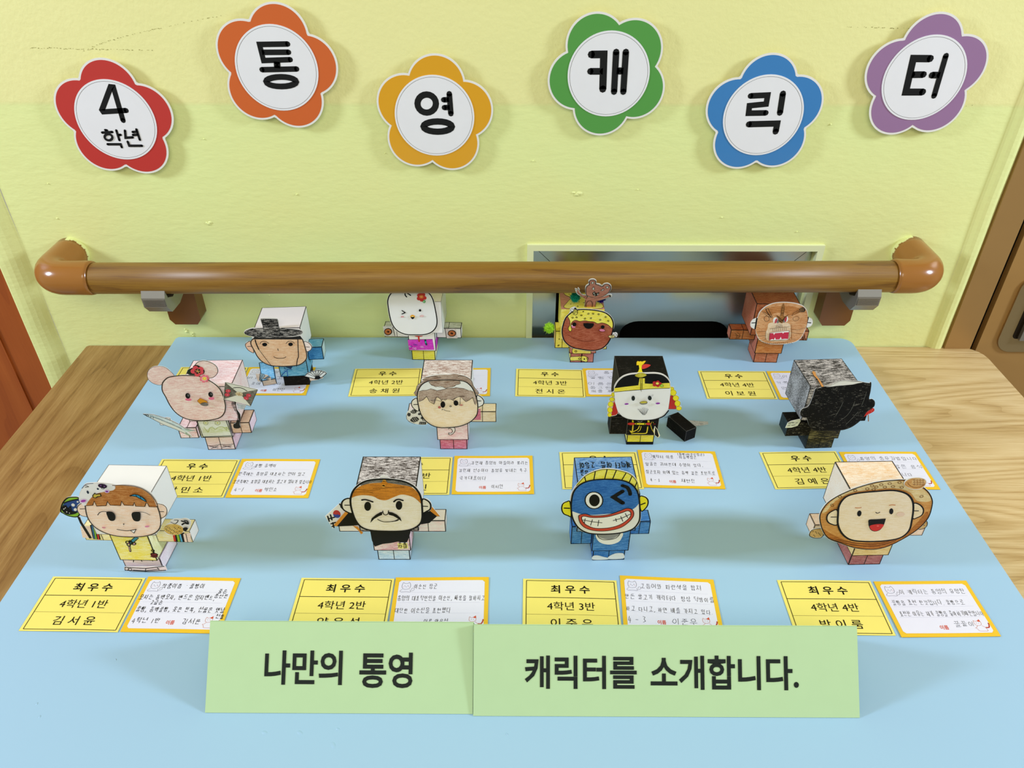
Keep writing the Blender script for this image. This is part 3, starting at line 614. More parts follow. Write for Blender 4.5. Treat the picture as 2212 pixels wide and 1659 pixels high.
comment_card((1377.3, 972.5), (1543.9, 975.9), [('캐릭터 이름 :', .17, .5, .24), ('이동백장군', .52, .75, .24), ('(동백+이순신장군)', .5, .86, .15, .0045), ('얼굴은 귀여운데 수염이 있다.', .07, .8, .45), ('장군모자 위에 있는 동백 같은 포인트로', .06, .93, .66), ('4 - 3', .1, .22, .87), ('@', .33, .88), ('제현진', .48, .66, .87)], 'white comment card behind and right of the blue figure, headed with a bracketed line', 27, pen='!2f2f36')
comment_card((1808.8, 976.7), (1981, 976.7), [('통영의 충무김밥입니다', .22, .97, .25), ('꿀빵 많은 음식', .4, .97, .47), ('있습니다', .5, .78, .68), ('@', .4, .88)], 'white comment card largely hidden by the bread-faced figure, near the board edge', 28, pen='!6a6a70')
comment_card((539, 794), (681.5, 794), [('통영에', .3, .6, .24), ('바라다 갓', .05, .6, .45), ('속 옷에 들고있다.', .05, .62, .66), ('@', .33, .88), ('이현진', .5, .68, .87)], 'white comment card behind the wide black-hatted figure', 29, pen='!4a4a52')
comment_card((915.5, 796), (1060, 795.6), [('통영의 캐릭터', .2, .7, .25), ('꿀빵을 좋아하는', .05, .8, .46), ('@', .33, .88)], 'white comment card mostly hidden behind the brown-haired figure with the number three', 30)
comment_card((1259, 796.3), (1402, 797), [('통영에 여러', .3, .95, .22), ('"꿀빵"이 생각', .05, .8, .40), ('이름은 귀엽게', .05, .9, .62), ('동그란 빵위에', .07, .8, .76), ('깨를 뿌렸다', .08, .6, .88)], 'white comment card half hidden by the helmeted black and yellow figure', 31, pen='!6a6a70')
comment_card((1655.8, 802.4), (1800, 803), [('이순신장군이', .2, .8, .25), ('거북선을 만든', .06, .7, .47), ('만들었다', .1, .5, .68), ('@', .35, .88)], 'white comment card half hidden by the scribbled black cube head', 32, pen='!6a6a70')

# ------------------------------------------------------------------ two green folded signs
M_green = paper('bfdaa6', .6); M_green2 = paper('a9d08c', .6)
def tent(p0, p1, ridge, label, words, yb=.0):
    a, c = ground(*p0), ground(*p1); yaw = math.atan2(c.y-a.y, c.x-a.x); w = (c-a).length; m = (a+c)/2
    M = Matrix.Translation((m.x, m.y, 0)) @ Matrix.Rotation(yaw, 4, 'Z'); dy, dz = ridge; t = .0005
    mb = MB(); h = w/2; n = Vector((0, -dz, dy)).normalized()*t
    def slab(P, Q, nn, front, back):
        vs = [(-h, P[0], P[1]), (h, P[0], P[1]), (h, Q[0], Q[1]), (-h, Q[0], Q[1])]
        lo = [(x, y-nn.y, z-nn.z) for x, y, z in vs]
        mb.add(vs+lo, [(0, 1, 2, 3)], front); mb.add(vs+lo, [(7, 6, 5, 4), (0, 4, 5, 1), (1, 5, 6, 2), (2, 6, 7, 3), (3, 7, 4, 0)], back)
    slab((0, .0004), (dy, dz), n, M_green, M_green2)
    n2 = Vector((0, dz, .030)).normalized()*t
    slab((dy+.0002, dz), (dy+.032, .0004), -n2, M_green2, M_green)
    o = put(mb, 'folded_sign', None, M); tag(o, label, 'sign', 'green folded signs at the front of the board')
    lean = math.atan2(dy, dz); P = Plane((m.x, m.y, .0004), yaw, lean)
    mb = MB()
    for (t_, crop, x0, x1, y0, y1) in words:
        A = P.at(crop[0]+x0/crop[2], crop[1]+y1/crop[2]); B = P.at(crop[0]+x1/crop[2], crop[1]+y0/crop[2])
        text(mb, t_, A[0], B[0], A[1], B[1], .0002, '!1f2520', bold=.022)
    put(mb, 'lettering', o, P.M); return o
c1, c2 = (420, 1320, 3.568), (1000, 1320, 2.458)
tent((443, 1540), (1021, 1543), (.0500, .0528), 'shorter left green folded sign reading my own Tongyeong', [('나만의', c1, 535, 1145, 305, 567), ('통영', c1, 1268, 1685, 320, 592)])
tent((1022, 1547), (1857, 1551), (.0470, .0560), 'longer right green folded sign introducing the characters', [('캐릭터를', c2, 328, 922, 238, 412), ('소개합니다.', c2, 997, 1780, 238, 417)])
# ------------------------------------------------------------------ flower signs on the wall
def petal_r(th, a0, d, R):
    best = 0
    for k in range(5):
        dl = th-math.radians(a0+36+72*k); q = R*R-(d*math.sin(dl))**2
        if q >= 0: best = max(best, d*math.cos(dl)+math.sqrt(q))
    return best
def flower(cx, cz, a0, col, label, letters, crop):
    Y = WY-.0075; P = Plane((cx, Y, cz), 0)
    th = [2*math.pi*i/150 for i in range(150)]
    out = [(petal_r(t, a0, .0364, .0341)*math.cos(t), petal_r(t, a0, .0364, .0341)*math.sin(t)) for t in th]
    inn = [(petal_r(t, a0, .0364, .0318)*math.cos(t), petal_r(t, a0, .0364, .0318)*math.sin(t)) for t in th]
    mb = MB(); mb.sheet(out, -.0012, 0, 'ebe6df'); o = put(mb, 'flower_sign', None, P.M); tag(o, label, 'sign', 'flower-shaped letter signs on the wall')
    m, nt, b = nodes('laminate_'+col, .16); b.inputs['Base Color'].default_value = lin(col); b.inputs['Specular IOR Level'].default_value = .45; bump(nt, b, 22.0, .25, .0012, 2)
    mb = MB(); mb.sheet(inn, 0, .00015, m); put(mb, 'petals', o, P.M)
    mb = MB(); mb.sheet(ell(0, 0, .0472, .0472, n=72), 0, .0008, 'ece9ea'); ds = put(mb, 'centre_disc', o, P.M)
    mb = MB(); mb.line(ell(0, 0, .0449, .0449, n=72), .00028, .0009, '!3a3a3a', closed=True); put(mb, 'printed_ring', ds, P.M)
    mb = MB()
    P2 = Plane((cx, Y-.0009, cz), 0)
    draw(mb, P2, crop, letters, lw=1.0); put(mb, 'lettering', ds, P2.M)
    mb = MB()
    for k in range(4): mb.box(-.012+.03*math.cos(k*1.57), .012+.03*math.cos(k*1.57), -.008+.03*math.sin(k*1.57), .008+.03*math.sin(k*1.57), -.0075, -.0012, 'e8e8e2')
    tag(put(mb, 'foam_pads', o, P.M), kind='stuff')
FA, FB, FC = (40, 0, 2.989), (780, 0, 3.16), (1480, 0, 3.0219)
KK = '!1b1b1b'
def thick(w, *ls): return [('l', KK, w, list(p)) for p in ls]
flower(-.4717, .3074, -22.5, 'c23a35', 'red flower sign with the number 4 above a small word, leftmost on the wall',
       thick(33, [(675, 778), (612, 562), (595, 560), (538, 712), (545, 722), (695, 713)])+thick(16, [(560, 840), (572, 842)], [(540, 856), (606, 852)], [(632, 842), (652, 905)], [(645, 872), (660, 870)], [(576, 931), (660, 931), (667, 950)], [(688, 843), (692, 889), (738, 886)], [(762, 835), (784, 902)], [(738, 852), (768, 849)], [(740, 871), (772, 868)], [(706, 914), (716, 940), (798, 940)])+[('t', KK, 15, 582, 885, 25, 20, 10)], FA)
flower(-.2695, .3666, -30.5, 'd2652f', 'orange flower sign with one large black syllable, second from the left door',
       thick(34, [(1738, 284), (1556, 287), (1582, 391), (1755, 385)], [(1572, 338), (1744, 337)], [(1572, 450), (1796, 445)])+thick(42, [(1668, 398), (1672, 440)])+[('t', KK, 36, 1696, 527, 97, 31, 0)], FA)
flower(-.0915, .3130, -24, 'dfa021', 'yellow flower sign with a syllable of two rings, left of the green one',
       [('t', KK, 42, 448, 707, 63, 62, 0), ('t', KK, 43, 523, 864, 96, 35, 0)]+thick(38, [(602, 640), (613, 776)])+thick(36, [(563, 681), (600, 680)], [(568, 734), (605, 733)]), FB)
flower(.1118, .3607, 9.5, '569a47', 'green flower sign turned askew with tall black strokes, above the steel hatch',
       thick(50, [(1572, 372), (1657, 371), (1650, 608)])+thick(44, [(1565, 487), (1650, 487)], [(1741, 355), (1727, 626)], [(1807, 355), (1790, 626)])+thick(46, [(1745, 484), (1790, 484)]), FB)
flower(.2990, .3143, -15.5, '3d7fbb', 'blue flower sign with one black syllable, lower right on the wall',
       thick(37, [(427, 626), (539, 621), (529, 679), (420, 690), (414, 739), (527, 737)])+thick(40, [(638, 611), (619, 736)], [(416, 811), (601, 806), (591, 859)]), FC)
flower(.4767, .3573, -14, '9a7499', 'purple flower sign high up beside the bronze steel door',
       thick(46, [(1600, 383), (1490, 382), (1440, 601), (1550, 601)])+thick(42, [(1480, 488), (1556, 487)])+thick(37, [(1702, 364), (1625, 626)])+thick(42, [(1611, 490), (1662, 490)]), FC)

# ------------------------------------------------------------------ paper figures
LW = .0007
def face_lines(mb, x0, x1, y0, y1, z0, z1, faces, w=LW, mat='K', off=.00012, M=None):
    Q = dict(front=((x0, y0, z0), (1, 0, 0), (0, 0, 1), x1-x0, z1-z0), top=((x0, y0, z1), (1, 0, 0), (0, 1, 0), x1-x0, y1-y0), left=((x0, y1, z0), (0, -1, 0), (0, 0, 1), y1-y0, z1-z0), right=((x1, y0, z0), (0, 1, 0), (0, 0, 1), y1-y0, z1-z0), back=((x1, y1, z0), (-1, 0, 0), (0, 0, 1), x1-x0, z1-z0))
    for f in faces:
        o, u, v, a, b = Q[f]; u = Vector(u); v = Vector(v); n = u.cross(v)
        F = Matrix(((u.x, v.x, n.x, o[0]), (u.y, v.y, n.y, o[1]), (u.z, v.z, n.z, o[2]), (0, 0, 0, 1)))
        if M: F = M @ F
        h = w/2; mb.line([(h, h), (a-h, h), (a-h, b-h), (h, b-h)], w, off, mat, F, closed=True)
class Fig:
    def __init__(s, x, y, yaw, label):
        s.yaw = yaw; s.R = root('paper_figure', (x, y, 0), yaw, label, 'paper figure', 'paper box figures on the blue board'); s.M = WM[s.R]; s.y = y
    def w(s, x, y, z): return s.M @ Vector((x, y, z))
    def box(s, name, b, mat, faces=None, lines=('front', 'top', 'left', 'right'), lw=LW, M=None, lm='K', extra=None):
        mb = MB('b'); mb.box(*b, mat, faces=faces, M=M)
        if lines: face_lines(mb, *b, lines, lw, lm, M=M)
        if extra: extra(mb)
        return put(mb, name, s.R, s.M)
    def plane(s, off, z=.03, lean=0, dyaw=0, x=0): return Plane(s.w(x, off, z), s.yaw+dyaw, lean)
    def plate(s, plane, crop, outline, layers, base='efe9e2', name='face_plate', sm=True, parent=None, dname='face_drawing', th=.0006, label=None):
        T = [plane.at(crop[0]+p[0]/crop[2], crop[1]+p[1]/crop[2]) for p in (smooth(outline) if sm else outline)]
        mb = MB(); mb.sheet(T, -th, 0, base, side='e6e2dc'); o = put(mb, name, parent or s.R, plane.M)
        if label: o['label'] = label
        if layers:
            mb = MB(); draw(mb, plane, crop, layers); put(mb, dname, o, plane.M)
        return o
    def legs(s, mat, faces=None, lm='K', lw=LW, b=(-.0158, .0158, 0, .033, 0.0002, .0168), lines=('front', 'top', 'left', 'right'), split=True):
        ex = (lambda mb: mb.box(-.0003, .0003, b[2]-.00015, b[2], b[4], b[5], lm)) if split else None
        return s.box('legs', b, mat, faces, lines, extra=ex, lm=lm, lw=lw)
    def torso(s, mat, faces=None, b=(-.0180, .0180, -.0035, .030, .0172, .0470), **k): return s.box('torso', b, mat, faces, **k)
    def head(s, mat, faces=None, dx=0, b=(-.028, .028, -.006, .046, .0474, .0950), **k):
        b = (b[0]+dx, b[1]+dx)+tuple(b[2:]); return s.box('head', b, mat, faces, **k)
    def arm(s, side, mat, faces=None, b=None, split=True, lm='K', **k):
        if b is None: b = (.0183, .0520, .008, .0235, .0315, .0465)
        if side < 0: b = (-b[1], -b[0])+tuple(b[2:])
        xm = (b[0]+b[1])/2
        ex = (lambda mb: (mb.box(xm-.0003, xm+.0003, b[2]-.00015, b[2], b[4], b[5], lm), mb.box(xm-.0003, xm+.0003, b[2], b[3], b[5], b[5]+.00015, lm))) if split else None
        return s.box('arm', b, mat, faces, extra=ex, lm=lm, **k)
    def art(s, parent, plane, crop, layers, name='drawing'):
        mb = MB(); draw(mb, plane, crop, layers); return put(mb, name, parent, plane.M)
G = (120, 980, 4.045); ST = (640, 960, 3.859); BF = (1120, 960, 3.859); BR = (1660, 960, 3.858)
T2 = (1560, 620, 9.219); H2 = (1180, 595, 8.294); M2 = (510, 660, 8.295); C2 = (810, 620, 9.215); B2 = (300, 770, 7.541); S2 = (870, 770, 7.541); K2 = (1670, 770, 7.542); N2 = (1290, 765, 7.9)
BRN = '!3f362e'
WHT = 'efebe6'

# --- girl in a yellow jacket
f = Fig(-.358, .505, math.radians(-1.5), 'paper girl with brown fringe, white bird on her hair and yellow jacket, front left corner')
SK = '~f6cfae:fbe4d2:20:.35'
f.box('skirt', (-.0185, .0185, .0, .034, .0002, .0172), '~e9cdd8:f6ecf0:80:.5', lines=('front', 'left', 'right'), lm='!5a4a55')
f.torso('~f2e04a:f8f0b0:80:.3', dict(right='~e2dc8a:f3f0cf:80:.4'), b=(-.0180, .0180, -.0035, .030, .0172, .0545))
f.head(WHT, b=(-.028, .028, -.006, .046, .0550, .0950), lm='!6a655f', lw=.0004)
a = f.arm(-1, '~f0dc8c:f8f0d0:80:.4', dict(left='~f0d0b8:f7e3d5:40:.4'), lw=.0004, lm='!5a5040')
PA = f.plane(.0078)
f.art(a, PA, G, [('p', '~f0cdb4:f7e3d5:40:.4', [(215, 632), (305, 632), (325, 740), (237, 733)]), ('p', 'K', [(300, 625), (352, 600), (395, 750), (330, 745)]), ('p', '3c6d96', [(312, 630), (325, 615), (345, 742), (335, 742)]), ('p', '8bbf3a', [(330, 640), (342, 632), (362, 745), (350, 745)]), ('p', 'd0382c', [(355, 640), (368, 640), (384, 748), (370, 748)])])
a = f.arm(1, '~f0dc8c:f8f0d0:80:.4', dict(right='e8e3de'), lw=.0004, lm='!5a5040')
f.art(a, PA, G, [('p', 'K', [(1020, 690), (1120, 690), (1170, 775), (1040, 768)]), ('p', 'd0382c', [(1022, 700), (1042, 700), (1052, 765), (1035, 765)]), ('p', '8bbf3a', [(1055, 700), (1075, 705), (1090, 768), (1070, 768)]), ('p', '5ab0d0', [(1080, 700), (1095, 705), (1112, 768), (1096, 768)]), ('p', '~f0cdb4:f7e3d5:40:.4', [(1115, 700), (1180, 690), (1185, 770), (1130, 770)]), ('l', 'K', 5, [(1140, 700), (1155, 768)])])
f.plate(f.plane(.002), G, [(950, 660), (965, 625), (1000, 600), (1005, 585), (1040, 570), (1090, 570), (1140, 566), (1180, 590), (1175, 640), (1150, 665), (1120, 685), (1080, 705), (1010, 712), (960, 695)],
        [('e', '~c99a2e:e8c878:30:.45', 1033, 662, 88, 48, 5)]+[('e', 'K', 965+(i*37) % 140, 635+(i*23) % 60, 3, 4, 0) for i in range(22)]+[('c', 'K', 5, [(1010, 590), (1050, 605), (1075, 575), (1040, 572)]), ('c', 'K', 12, [(1105, 580), (1140, 590), (1160, 605), (1130, 600), (1110, 612)]), ('c', 'K', 9, [(1130, 575), (1155, 580), (1165, 600)]), ('s', 'K', [(1120, 640), (1150, 635), (1160, 650), (1140, 668), (1122, 662)])], name='shell_cutout', dname='drawing')
f.plate(f.plane(-.001), G, [(42, 500), (60, 430), (100, 385), (150, 376), (200, 380), (222, 420), (220, 500), (205, 545), (165, 556), (110, 545), (65, 522)],
        [('s', '8cbf34', [(48, 498), (64, 436), (103, 390), (150, 380), (198, 386), (216, 420), (214, 500), (200, 540), (165, 550), (112, 539), (70, 516)]), ('s', '2b4a86', [(60, 485), (70, 440), (110, 415), (170, 400), (212, 410), (214, 500), (160, 520), (95, 515)]), ('o', 'K', 9, [(46, 500), (62, 434), (102, 388), (150, 379), (200, 384), (218, 420), (216, 500), (202, 543), (165, 552), (110, 541), (68, 520)]), ('s', 'K', [(55, 490), (70, 450), (110, 470), (150, 500), (190, 505), (170, 525), (100, 530)]), ('c', 'K', 9, [(75, 430), (130, 410), (205, 395)]), ('c', 'K', 8, [(90, 450), (110, 490), (130, 460), (140, 500)]), ('e', 'e8e4da', 155, 446, 16, 13, 20), ('e', 'e8e4da', 174, 486, 14, 13, 0), ('e', 'e8e4da', 195, 418, 9, 7, 0), ('e', 'e8e4da', 75, 480, 5, 5, 0), ('e', 'e8e4da', 100, 505, 4, 6, 0), ('e', 'e8e4da', 88, 470, 3, 6, 30), ('e', 'e8e4da', 125, 515, 4, 4, 0)], name='lantern_cutout', dname='drawing')
f.plate(f.plane(-.0005), G, [(190, 553), (212, 553), (232, 600), (275, 665), (318, 738), (296, 742), (250, 668), (212, 605)], [], base='181612', name='lantern_stick', sm=False)
f.plate(f.plane(-.0085), G, [(262, 262), (330, 254), (400, 253), (480, 262), (530, 272), (600, 268), (680, 274), (760, 298), (830, 340), (878, 398), (900, 440), (945, 446), (975, 490), (972, 535), (940, 562), (918, 590), (918, 650), (890, 690), (800, 722), (680, 730), (560, 725), (450, 700), (370, 660), (310, 600), (285, 552), (240, 545), (205, 525), (186, 490), (192, 450), (214, 432), (204, 400), (208, 350), (232, 300)],
  [('s', SK, [(255, 440), (215, 440), (190, 470), (195, 505), (225, 540), (290, 548), (300, 500)]), ('o', BRN, 5, [(255, 440), (215, 440), (190, 470), (195, 505), (225, 540), (290, 548), (300, 500)]), ('l', BRN, 6, [(215, 482), (268, 480)]),
   ('s', SK, [(880, 450), (920, 440), (962, 462), (975, 500), (962, 540), (930, 560), (905, 555)]), ('o', BRN, 5, [(880, 450), (920, 440), (962, 462), (975, 500), (962, 540), (930, 560), (905, 555)]), ('l', BRN, 6, [(890, 505), (945, 505)]),
   ('s', SK, [(262, 455), (275, 530), (305, 592), (360, 648), (440, 690), (540, 716), (680, 724), (790, 715), (865, 692), (910, 650), (922, 590), (912, 520), (890, 455), (860, 400), (600, 380), (300, 400)]),
   ('s', 'f0ece6', [(225, 430), (208, 400), (212, 355), (235, 308), (265, 268), (330, 258), (400, 256), (470, 262), (512, 276), (526, 305), (512, 345), (430, 372), (350, 405), (300, 440), (262, 460)]),
   ('c', '!31466b', 4, [(232, 300), (270, 265), (330, 257)]), ('c', 'K', 5, [(265, 275), (290, 285), (262, 290)]),
   ('p', '~a9611e:c98a4a:70:.3', smooth([(265, 452), (300, 398), (352, 350), (430, 330), (500, 318), (524, 300), (530, 276), (600, 276), (680, 284), (750, 304), (815, 345), (858, 395), (886, 462)], False)+[(820, 460), (806, 430), (793, 428), (782, 458), (702, 455), (690, 422), (680, 450), (602, 446), (580, 412), (570, 450), (480, 446), (456, 414), (445, 450), (362, 455), (340, 410), (328, 447)]),
   ('l', '!2e1d10', 5, [(262, 452), (328, 447), (340, 410), (362, 455), (445, 450), (456, 414), (480, 446), (570, 450), (580, 412), (602, 446), (680, 450), (690, 422), (702, 455), (782, 458), (793, 428), (806, 430), (820, 460), (888, 462)]),
   ('c', '!5a3a1a', 5, [(500, 274), (600, 272), (690, 280), (760, 302), (825, 345), (870, 400), (895, 455)]),
   ('o', BRN, 8, [(262, 455), (275, 530), (305, 592), (360, 648), (440, 690), (540, 716), (680, 724), (790, 715), (865, 692), (910, 650), (922, 590), (912, 520), (890, 455), (886, 440), (888, 460), (600, 449), (266, 449)][:13]+[(890, 458)]) if 0 else ('c', BRN, 8, [(262, 452), (275, 530), (305, 592), (360, 648), (440, 690), (540, 716), (680, 724), (790, 715), (865, 692), (910, 650), (922, 590), (912, 520), (890, 455)]),
   ('e', '!1d2a3a', 285, 332, 9, 15, -25), ('e', '!1d2a3a', 373, 303, 10, 7, 30), ('e', '!d8b8d8', 245, 408, 33, 17, -8), ('e', '!a0309a', 247, 407, 22, 9, -8), ('e', '!d8b8d8', 453, 323, 22, 14, 5), ('e', '!7a2a8a', 453, 324, 13, 7, 5),
   ('p', 'c9b040', [(330, 358), (348, 340), (358, 348), (392, 346), (400, 362), (372, 368), (358, 378), (338, 374)]), ('q', 'K', 6, [(328, 360), (348, 338), (358, 348), (395, 344), (402, 364), (372, 368), (356, 380), (336, 376)]),
   ('e', '3a1840', 415, 275, 40, 19, 10), ('e', '7a4a88', 400, 270, 9, 5, 0), ('e', '7a4a88', 432, 278, 9, 6, 0), ('t', 'K', 5, 402, 268, 14, 9, 0), ('t', 'K', 5, 432, 280, 14, 10, 0), ('t', 'K', 4, 420, 292, 12, 8, 0),
   ('s', '2b8bb0', [(655, 360), (692, 346), (735, 355), (775, 380), (800, 410), (760, 392), (715, 368), (680, 360)]), ('o', 'K', 6, [(655, 360), (692, 346), (735, 355), (775, 380), (800, 410), (760, 392), (715, 368), (680, 360)]), ('l', 'K', 4, [(708, 352), (716, 366)]), ('l', 'K', 4, [(745, 364), (752, 384)]),
   ('c', 'K', 5, [(376, 526), (392, 503), (425, 494), (460, 498), (500, 498)]), ('s', 'K', [(452, 498), (498, 497), (525, 520), (529, 558), (510, 576), (480, 570), (464, 545)]), ('s', 'K', [(672, 514), (690, 498), (742, 500), (750, 530), (744, 570), (720, 580), (692, 572), (676, 546)]), ('c', 'K', 4, [(735, 497), (780, 500), (832, 524)]),
   ('e', 'K', 603, 603, 6, 5, 0), ('e', 'K', 603, 617, 3, 2, 0), ('c', 'K', 6, [(545, 648), (590, 656), (640, 660), (712, 647)]), ('p', 'f5f0ea', [(662, 658), (710, 648), (694, 680)]), ('q', 'K', 5, [(662, 658), (711, 648), (694, 680)]), ('e', '!d98a92', 430, 632, 17, 7, 8), ('e', '!dc83a0', 808, 621, 20, 8, -4)])
PT = f.plane(-.0037)
t_ = [o for o in f.R.children if o.name.startswith('torso')][0]
f.art(t_, PT, G, [('l', '3a90a8', 20, [(712, 728), (655, 778)]), ('l', 'K', 5, [(690, 732), (645, 770)]), ('l', 'K', 5, [(725, 738), (668, 788)])]+[('t', 'K', 7, x, y, 16, 11, a) for x, y, a in ((630, 775, 20), (660, 780, 0), (640, 795, 40), (685, 785, 0), (655, 772, 60))]+[('e', '8a4a70', 640, 782, 8, 6, 0), ('e', 'c08aa8', 690, 786, 8, 6, 0), ('l', 'K', 14, [(645, 805), (655, 850)]), ('l', 'c8a0a0', 6, [(645, 808), (654, 846)]), ('t', 'K', 6, 853, 843, 13, 8, 0), ('e', '7a1f28', 865, 885, 32, 20, 5), ('t', 'K', 7, 865, 875, 30, 10, 5), ('l', 'K', 6, [(832, 895), (900, 898)]), ('l', 'K', 6, [(853, 850), (858, 870)])])
sk = [o for o in f.R.children if o.name.startswith('skirt')][0]
f.art(sk, f.plane(-.0003, .005), G, [('l', 'K', 5, [(683, 912), (680, 948)]), ('l', 'K', 5, [(738, 914), (755, 942)]), ('l', 'K', 5, [(822, 914), (850, 938)]), ('l', 'K', 5, [(905, 915), (922, 948)]), ('l', 'K', 6, [(605, 988), (790, 1000), (945, 985)]), ('l', 'K', 7, [(605, 1015), (790, 1022), (950, 1012)]), ('t', 'K', 4, 622, 1004, 18, 14, 0), ('l', 'K', 5, [(660, 1010), (780, 1018), (900, 1010)])], 'hem_drawing')
f.plate(f.plane(-.004, .004), G, [(600, 990), (960, 985), (975, 1018), (940, 1026), (790, 1032), (620, 1024), (600, 1012)], [('l', 'K', 7, [(605, 993), (790, 1003), (948, 984)]), ('l', 'K', 7, [(608, 1018), (790, 1028), (962, 1018)]), ('t', 'K', 4, 622, 1006, 16, 12, 0), ('t', 'K', 4, 652, 1012, 14, 12, 0), ('l', 'K', 5, [(680, 1016), (790, 1022), (905, 1006)]), ('l', 'K', 5, [(790, 1000), (785, 1030)]), ('l', 'K', 5, [(890, 995), (905, 1012)])], base='~e9cdd8:f6ecf0:80:.5', name='hem_strip', sm=False)

# --- moustached man with a flag
f = Fig(-.1155, .518, 0, 'paper man with long black moustache and orange headband holding a small striped-corner flag')
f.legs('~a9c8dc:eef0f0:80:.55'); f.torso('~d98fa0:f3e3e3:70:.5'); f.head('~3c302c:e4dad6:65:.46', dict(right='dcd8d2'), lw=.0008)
f.arm(-1, '~eedfd2:f6efe8:20:.3', split=False); f.arm(1, '~f0c9c4:f3ece4:0:.6', dict(right='e6e0da', top='e8dfd0'))
PS = f.plane(-.0075)
OUT = [(455, 440), (480, 375), (540, 320), (620, 292), (750, 285), (880, 300), (970, 340), (1020, 395), (1042, 450), (1050, 530), (1050, 610), (1030, 660), (970, 700), (880, 718), (750, 720), (620, 712), (545, 685), (500, 635), (472, 570), (455, 500)]
f.plate(PS, ST, [(440, 445), (475, 370), (540, 315), (620, 288), (690, 284), (700, 268), (735, 260), (770, 275), (785, 288), (880, 296), (975, 335), (1030, 395), (1052, 450), (1085, 452), (1120, 480), (1130, 520), (1115, 552), (1075, 566), (1058, 575), (1055, 620), (1035, 670), (970, 708), (880, 724), (750, 726), (620, 718), (540, 690), (492, 640), (465, 575), (410, 555), (382, 525), (375, 490), (395, 460)],
  [('s', 'ebe0cc', [(455, 460), (410, 455), (380, 485), (385, 530), (415, 558), (470, 570)]), ('o', 'K', 11, [(455, 460), (410, 455), (380, 485), (385, 530), (415, 558), (470, 570)]), ('l', 'K', 8, [(405, 506), (448, 506)]),
   ('s', 'ebe0cc', [(1050, 460), (1090, 465), (1118, 495), (1118, 535), (1090, 555), (1050, 565)]), ('o', 'K', 11, [(1050, 460), (1090, 465), (1118, 495), (1118, 535), (1090, 555), (1050, 565)]), ('l', 'K', 8, [(1055, 513), (1095, 515)]),
   ('s', '~f1e6d8:e8d9ba:40:.3', OUT), ('s', '~4f4a44:8a857c:10:.5', [(540, 325), (620, 296), (750, 290), (880, 303), (960, 335), (960, 355), (880, 335), (750, 318), (620, 320), (550, 345)]),
   ('p', '~dc8a24:b06a1c:10:.42', smooth([(458, 445), (480, 390), (530, 348), (620, 322), (750, 318), (880, 336), (955, 352), (1010, 395), (1040, 450), (1040, 492)], False)+smooth([(1040, 492), (980, 440), (890, 415), (830, 430), (750, 462), (690, 455), (640, 430), (560, 420), (500, 428), (458, 445)], False)),
   ('l', '!7a4a12', 4, [(500, 372), (600, 380), (700, 372)]), ('l', '!7a4a12', 4, [(480, 395), (600, 392), (640, 402)]), ('l', '!7a4a12', 4, [(640, 362), (760, 358), (900, 352)]), ('l', 'e8a23a', 24, [(735, 300), (728, 345)]), ('e', '!c87818', 735, 318, 26, 14, 0),
   ('o', 'K', 13, OUT), ('e', 'K', 596, 511, 28, 38, 0), ('e', 'K', 857, 503, 27, 37, 0), ('c', 'K', 12, [(548, 458), (575, 455), (605, 462), (638, 474)]), ('c', 'K', 12, [(815, 472), (835, 456), (860, 453), (890, 462)]),
   ('p', 'K', [(720, 556), (716, 582), (690, 592), (650, 615), (618, 648), (630, 610), (665, 580), (700, 560)]), ('p', 'K', [(770, 556), (772, 580), (810, 590), (845, 610), (880, 636), (868, 605), (838, 578), (800, 560)]), ('c', 'K', 6, [(722, 548), (728, 572), (745, 582), (765, 572), (770, 545)]), ('c', 'K', 6, [(680, 618), (720, 636), (770, 638), (820, 632), (850, 618), (845, 628), (800, 636)]), ('c', '!d0c0a0', 3, [(700, 600), (760, 594), (820, 604)])])
PT = f.plane(-.0042)
f.plate(PT, ST, [(612, 700), (960, 705), (935, 790), (915, 830), (850, 810), (790, 822), (720, 830), (655, 852), (630, 800)], [], base='100e0d', name='black_jacket', sm=False)
f.plate(f.plane(-.0048), ST, [(842, 822), (925, 820), (935, 866), (850, 872)], [], base='f0e08a', name='paper_tag', sm=False)
mb = MB(); P = f.plane(-.00495); pts = P.at(640+850/3.859, 960+866/3.859), P.at(640+928/3.859, 960+824/3.859)
write(mb, '초록', pts[0][0], pts[1][0], (pts[0][1]+pts[1][1])/2+.0003, .0044, .0005, 0, 'K'); write(mb, '사생', pts[0][0], pts[1][0], pts[0][1]+.0003, .0044, .0005, 0, 'K')
put(mb, 'handwriting', [o for o in f.R.children if o.name.startswith('paper_tag')][0], P.M)
f.plate(f.plane(-.0015), ST, [(240, 600), (365, 488), (440, 560), (305, 702)], [('e', 'c03a34', 338, 580, 30, 34, -40), ('p', '3a4a9a', ell(338, 580, 30, 34, -40)[3:13]), ('e', 'c03a34', 330, 568, 14, 16, 0), ('e', '3a4a9a', 345, 596, 13, 14, 0)]+[('l', 'K', 10, p) for p in ([(262, 598), (275, 640)], [(285, 585), (298, 628)], [(268, 620), (320, 605)], [(290, 660), (328, 648)], [(300, 682), (322, 672)], [(305, 650), (315, 690)], [(362, 494), (372, 506)], [(372, 515), (385, 530)])], base='eeeae6', name='paper_flag', dname='drawing', sm=False)
